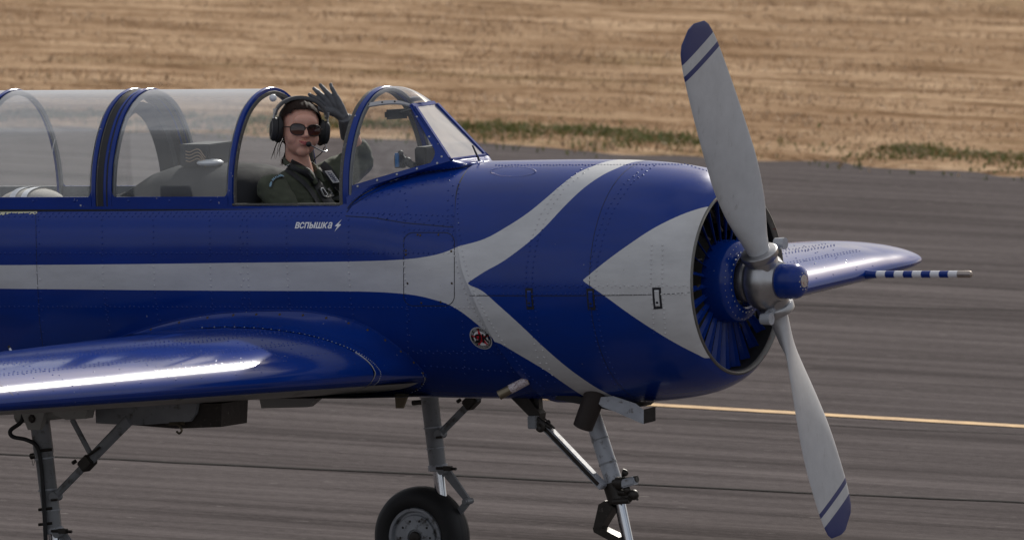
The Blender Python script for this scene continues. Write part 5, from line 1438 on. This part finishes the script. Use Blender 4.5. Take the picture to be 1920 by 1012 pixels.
bvh = BVHTree.FromPolygons(suit_v+skin_v, suit_f+[tuple(i+len(suit_v) for i in f) for f in skin_f])
CD = RAT @ CF
def proj(px, py, off=.004):
    o, d = ray(px, py); o = A(o); d = RAT @ d; o = o+d*(DIST-3)
    h = bvh.ray_cast(o, d)
    if h[0] is None: return None
    n = h[1] if h[1].dot(d) < 0 else -h[1]
    return h[0]+n*off
def strap(pix, wpx, name, mat, par, off=.005, n=30, th=.003):
    q = spline([(x, y, 0) for x, y in pix], n); L_, R_s = [], []
    for i, p in enumerate(q):
        t = (q[min(i+1, n-1)]-q[max(i-1, 0)]).normalized(); s = Vector((-t.y, t.x, 0))
        row = []
        for k in (-1, -.5, 0, .5, 1):
            z = p+s*(wpx/2*k); row.append(proj(z.x, z.y, off))
        if None in row: continue
        L_.append(row)
    for j in range(5):                      # webbing bridges the small folds
        for _ in range(4): 
            for i in range(1, len(L_)-1): L_[i][j] = (L_[i-1][j]+L_[i][j]*2+L_[i+1][j])/4
    b = MB().grid(L_); b.grid([[r[0] for r in L_], [r[0]-(RAT@-CF)*th*2 for r in L_]]); b.grid([[r[-1] for r in L_], [r[-1]-(RAT@-CF)*th*2 for r in L_]])
    return b.put(name, mat, par, ang=50)
hn = empty('harness', Vector((-2.0, 0, .1))); tag(hn, 'black shoulder harness with steel buckles over the olive flying suit', 'harness')
WEB = simple('black_webbing', (.014, .014, .016), .6, 0, .3, 120, .15)
s1 = strap([(524, 298), (540, 304), (560, 315), (580, 328), (594, 345), (606, 366), (622, 392)], 17, 'shoulder_strap', WEB, hn)
s2 = strap([(588, 301), (600, 308), (615, 322), (628, 342), (642, 366), (650, 382)], 18, 'shoulder_strap', WEB, hn)
strap([(534, 318), (552, 330), (570, 345), (584, 362), (600, 388)], 8, 'side_strap', WEB, hn)
def px_loop(pts, r, nm, mat, par, off=.010):
    q = [proj(x, y, off) for x, y in pts]; q = [p for p in q if p]; return MB().tube(q+[q[0]], r, 8, caps=False).put(nm, mat, par)
BK = simple('bright_steel', (.62, .62, .62), .25, .8, .15, 60)
px_loop([(598, 357), (602, 356), (609, 366), (607, 370), (603, 368)], .0042, 'buckle_slide', BK, hn)
px_loop([(610, 358), (614, 356), (619, 359), (622, 365), (618, 371), (609, 371), (611, 368), (616, 368), (618, 364), (615, 360)], .0036, 'buckle_hook', BK, hn)
px_loop([(636, 363), (646, 360), (650, 363), (649, 367), (638, 368)], .0034, 'buckle_hook', BK, hn)
px_loop([(626, 350), (634, 361)], .0022, 'buckle_bar', BK, hn)
px_loop([(541, 311), (546, 310)], .0022, 'strap_keeper', BK, hn)
# name tape on the far strap
tp = [(609, 322), (620.7, 320.5), (633, 339), (623.4, 341.8)]
q = [proj(x, y, .0095) for x, y in tp]; q = [p-CD*.008 for p in q]; q[2] = q[1]+q[3]-q[0]
tape = MB().add(q, [(0, 1, 2, 3)]).put('name_tape', M['decalwhite'], s2, smooth=False)
v_, f_ = txt('HARRY', 1.0, .02); mxx = max(v.x for v in v_); mxy = max(v.y for v in v_)
o3, ux, uy = q[2], (q[1]-q[2]), (q[3]-q[2])
nn = (RAT @ -CF)*.0018
mk('name_tape_lettering', [o3+ux*(.08+.84*v.x/mxx)+uy*(.18+.64*v.y/mxy)+nn for v in v_], f_, simple('navy_print', (.02, .02, .10), .6), tape, smooth=False)
# curved shoulder patch
arc = spline([(508, 352, 0), (509.5, 344, 0), (514, 337, 0), (522, 332.5, 0), (532, 331.5, 0)], 24); rws = []
for i, p in enumerate(arc):
    t = (arc[min(i+1, 23)]-arc[max(i-1, 0)]).normalized(); s = Vector((-t.y, t.x, 0)); rws.append([proj((p+s*k).x, (p+s*k).y, .0055) for k in (-2.9, 0, 2.9)])
rws = [r for r in rws if None not in r]
pat = MB().grid(rws).put('shoulder_patch', M['decalblack'], suit, smooth=True)
vv2, ff2 = [], []
s_ = 'NEW ZEALAND'
for i, ch in enumerate(s_):
    if ch == ' ': continue
    u = .07+.86*i/(len(s_)-1); k = u*23; i0 = min(22, int(k)); p = arc[i0].lerp(arc[i0+1], k-i0); t = (arc[i0+1]-arc[i0]).normalized(); s = Vector((-t.y, t.x, 0))
    v_, f_ = txt(ch, 4.9, .12, 0, 'CENTER'); n0 = len(vv2)
    hh = [proj((p+t*v.x*.85+s*(-(v.y)+1.7)).x, (p+t*v.x*.85+s*(-(v.y)+1.7)).y, .0080) for v in v_]
    if None in hh: continue
    vv2 += hh
    ff2 += [tuple(a+n0 for a in f) for f in f_]
mk('shoulder_patch_lettering', vv2, ff2, simple('pale_blue_thread', (.30, .52, .66), .7), pat, smooth=False)
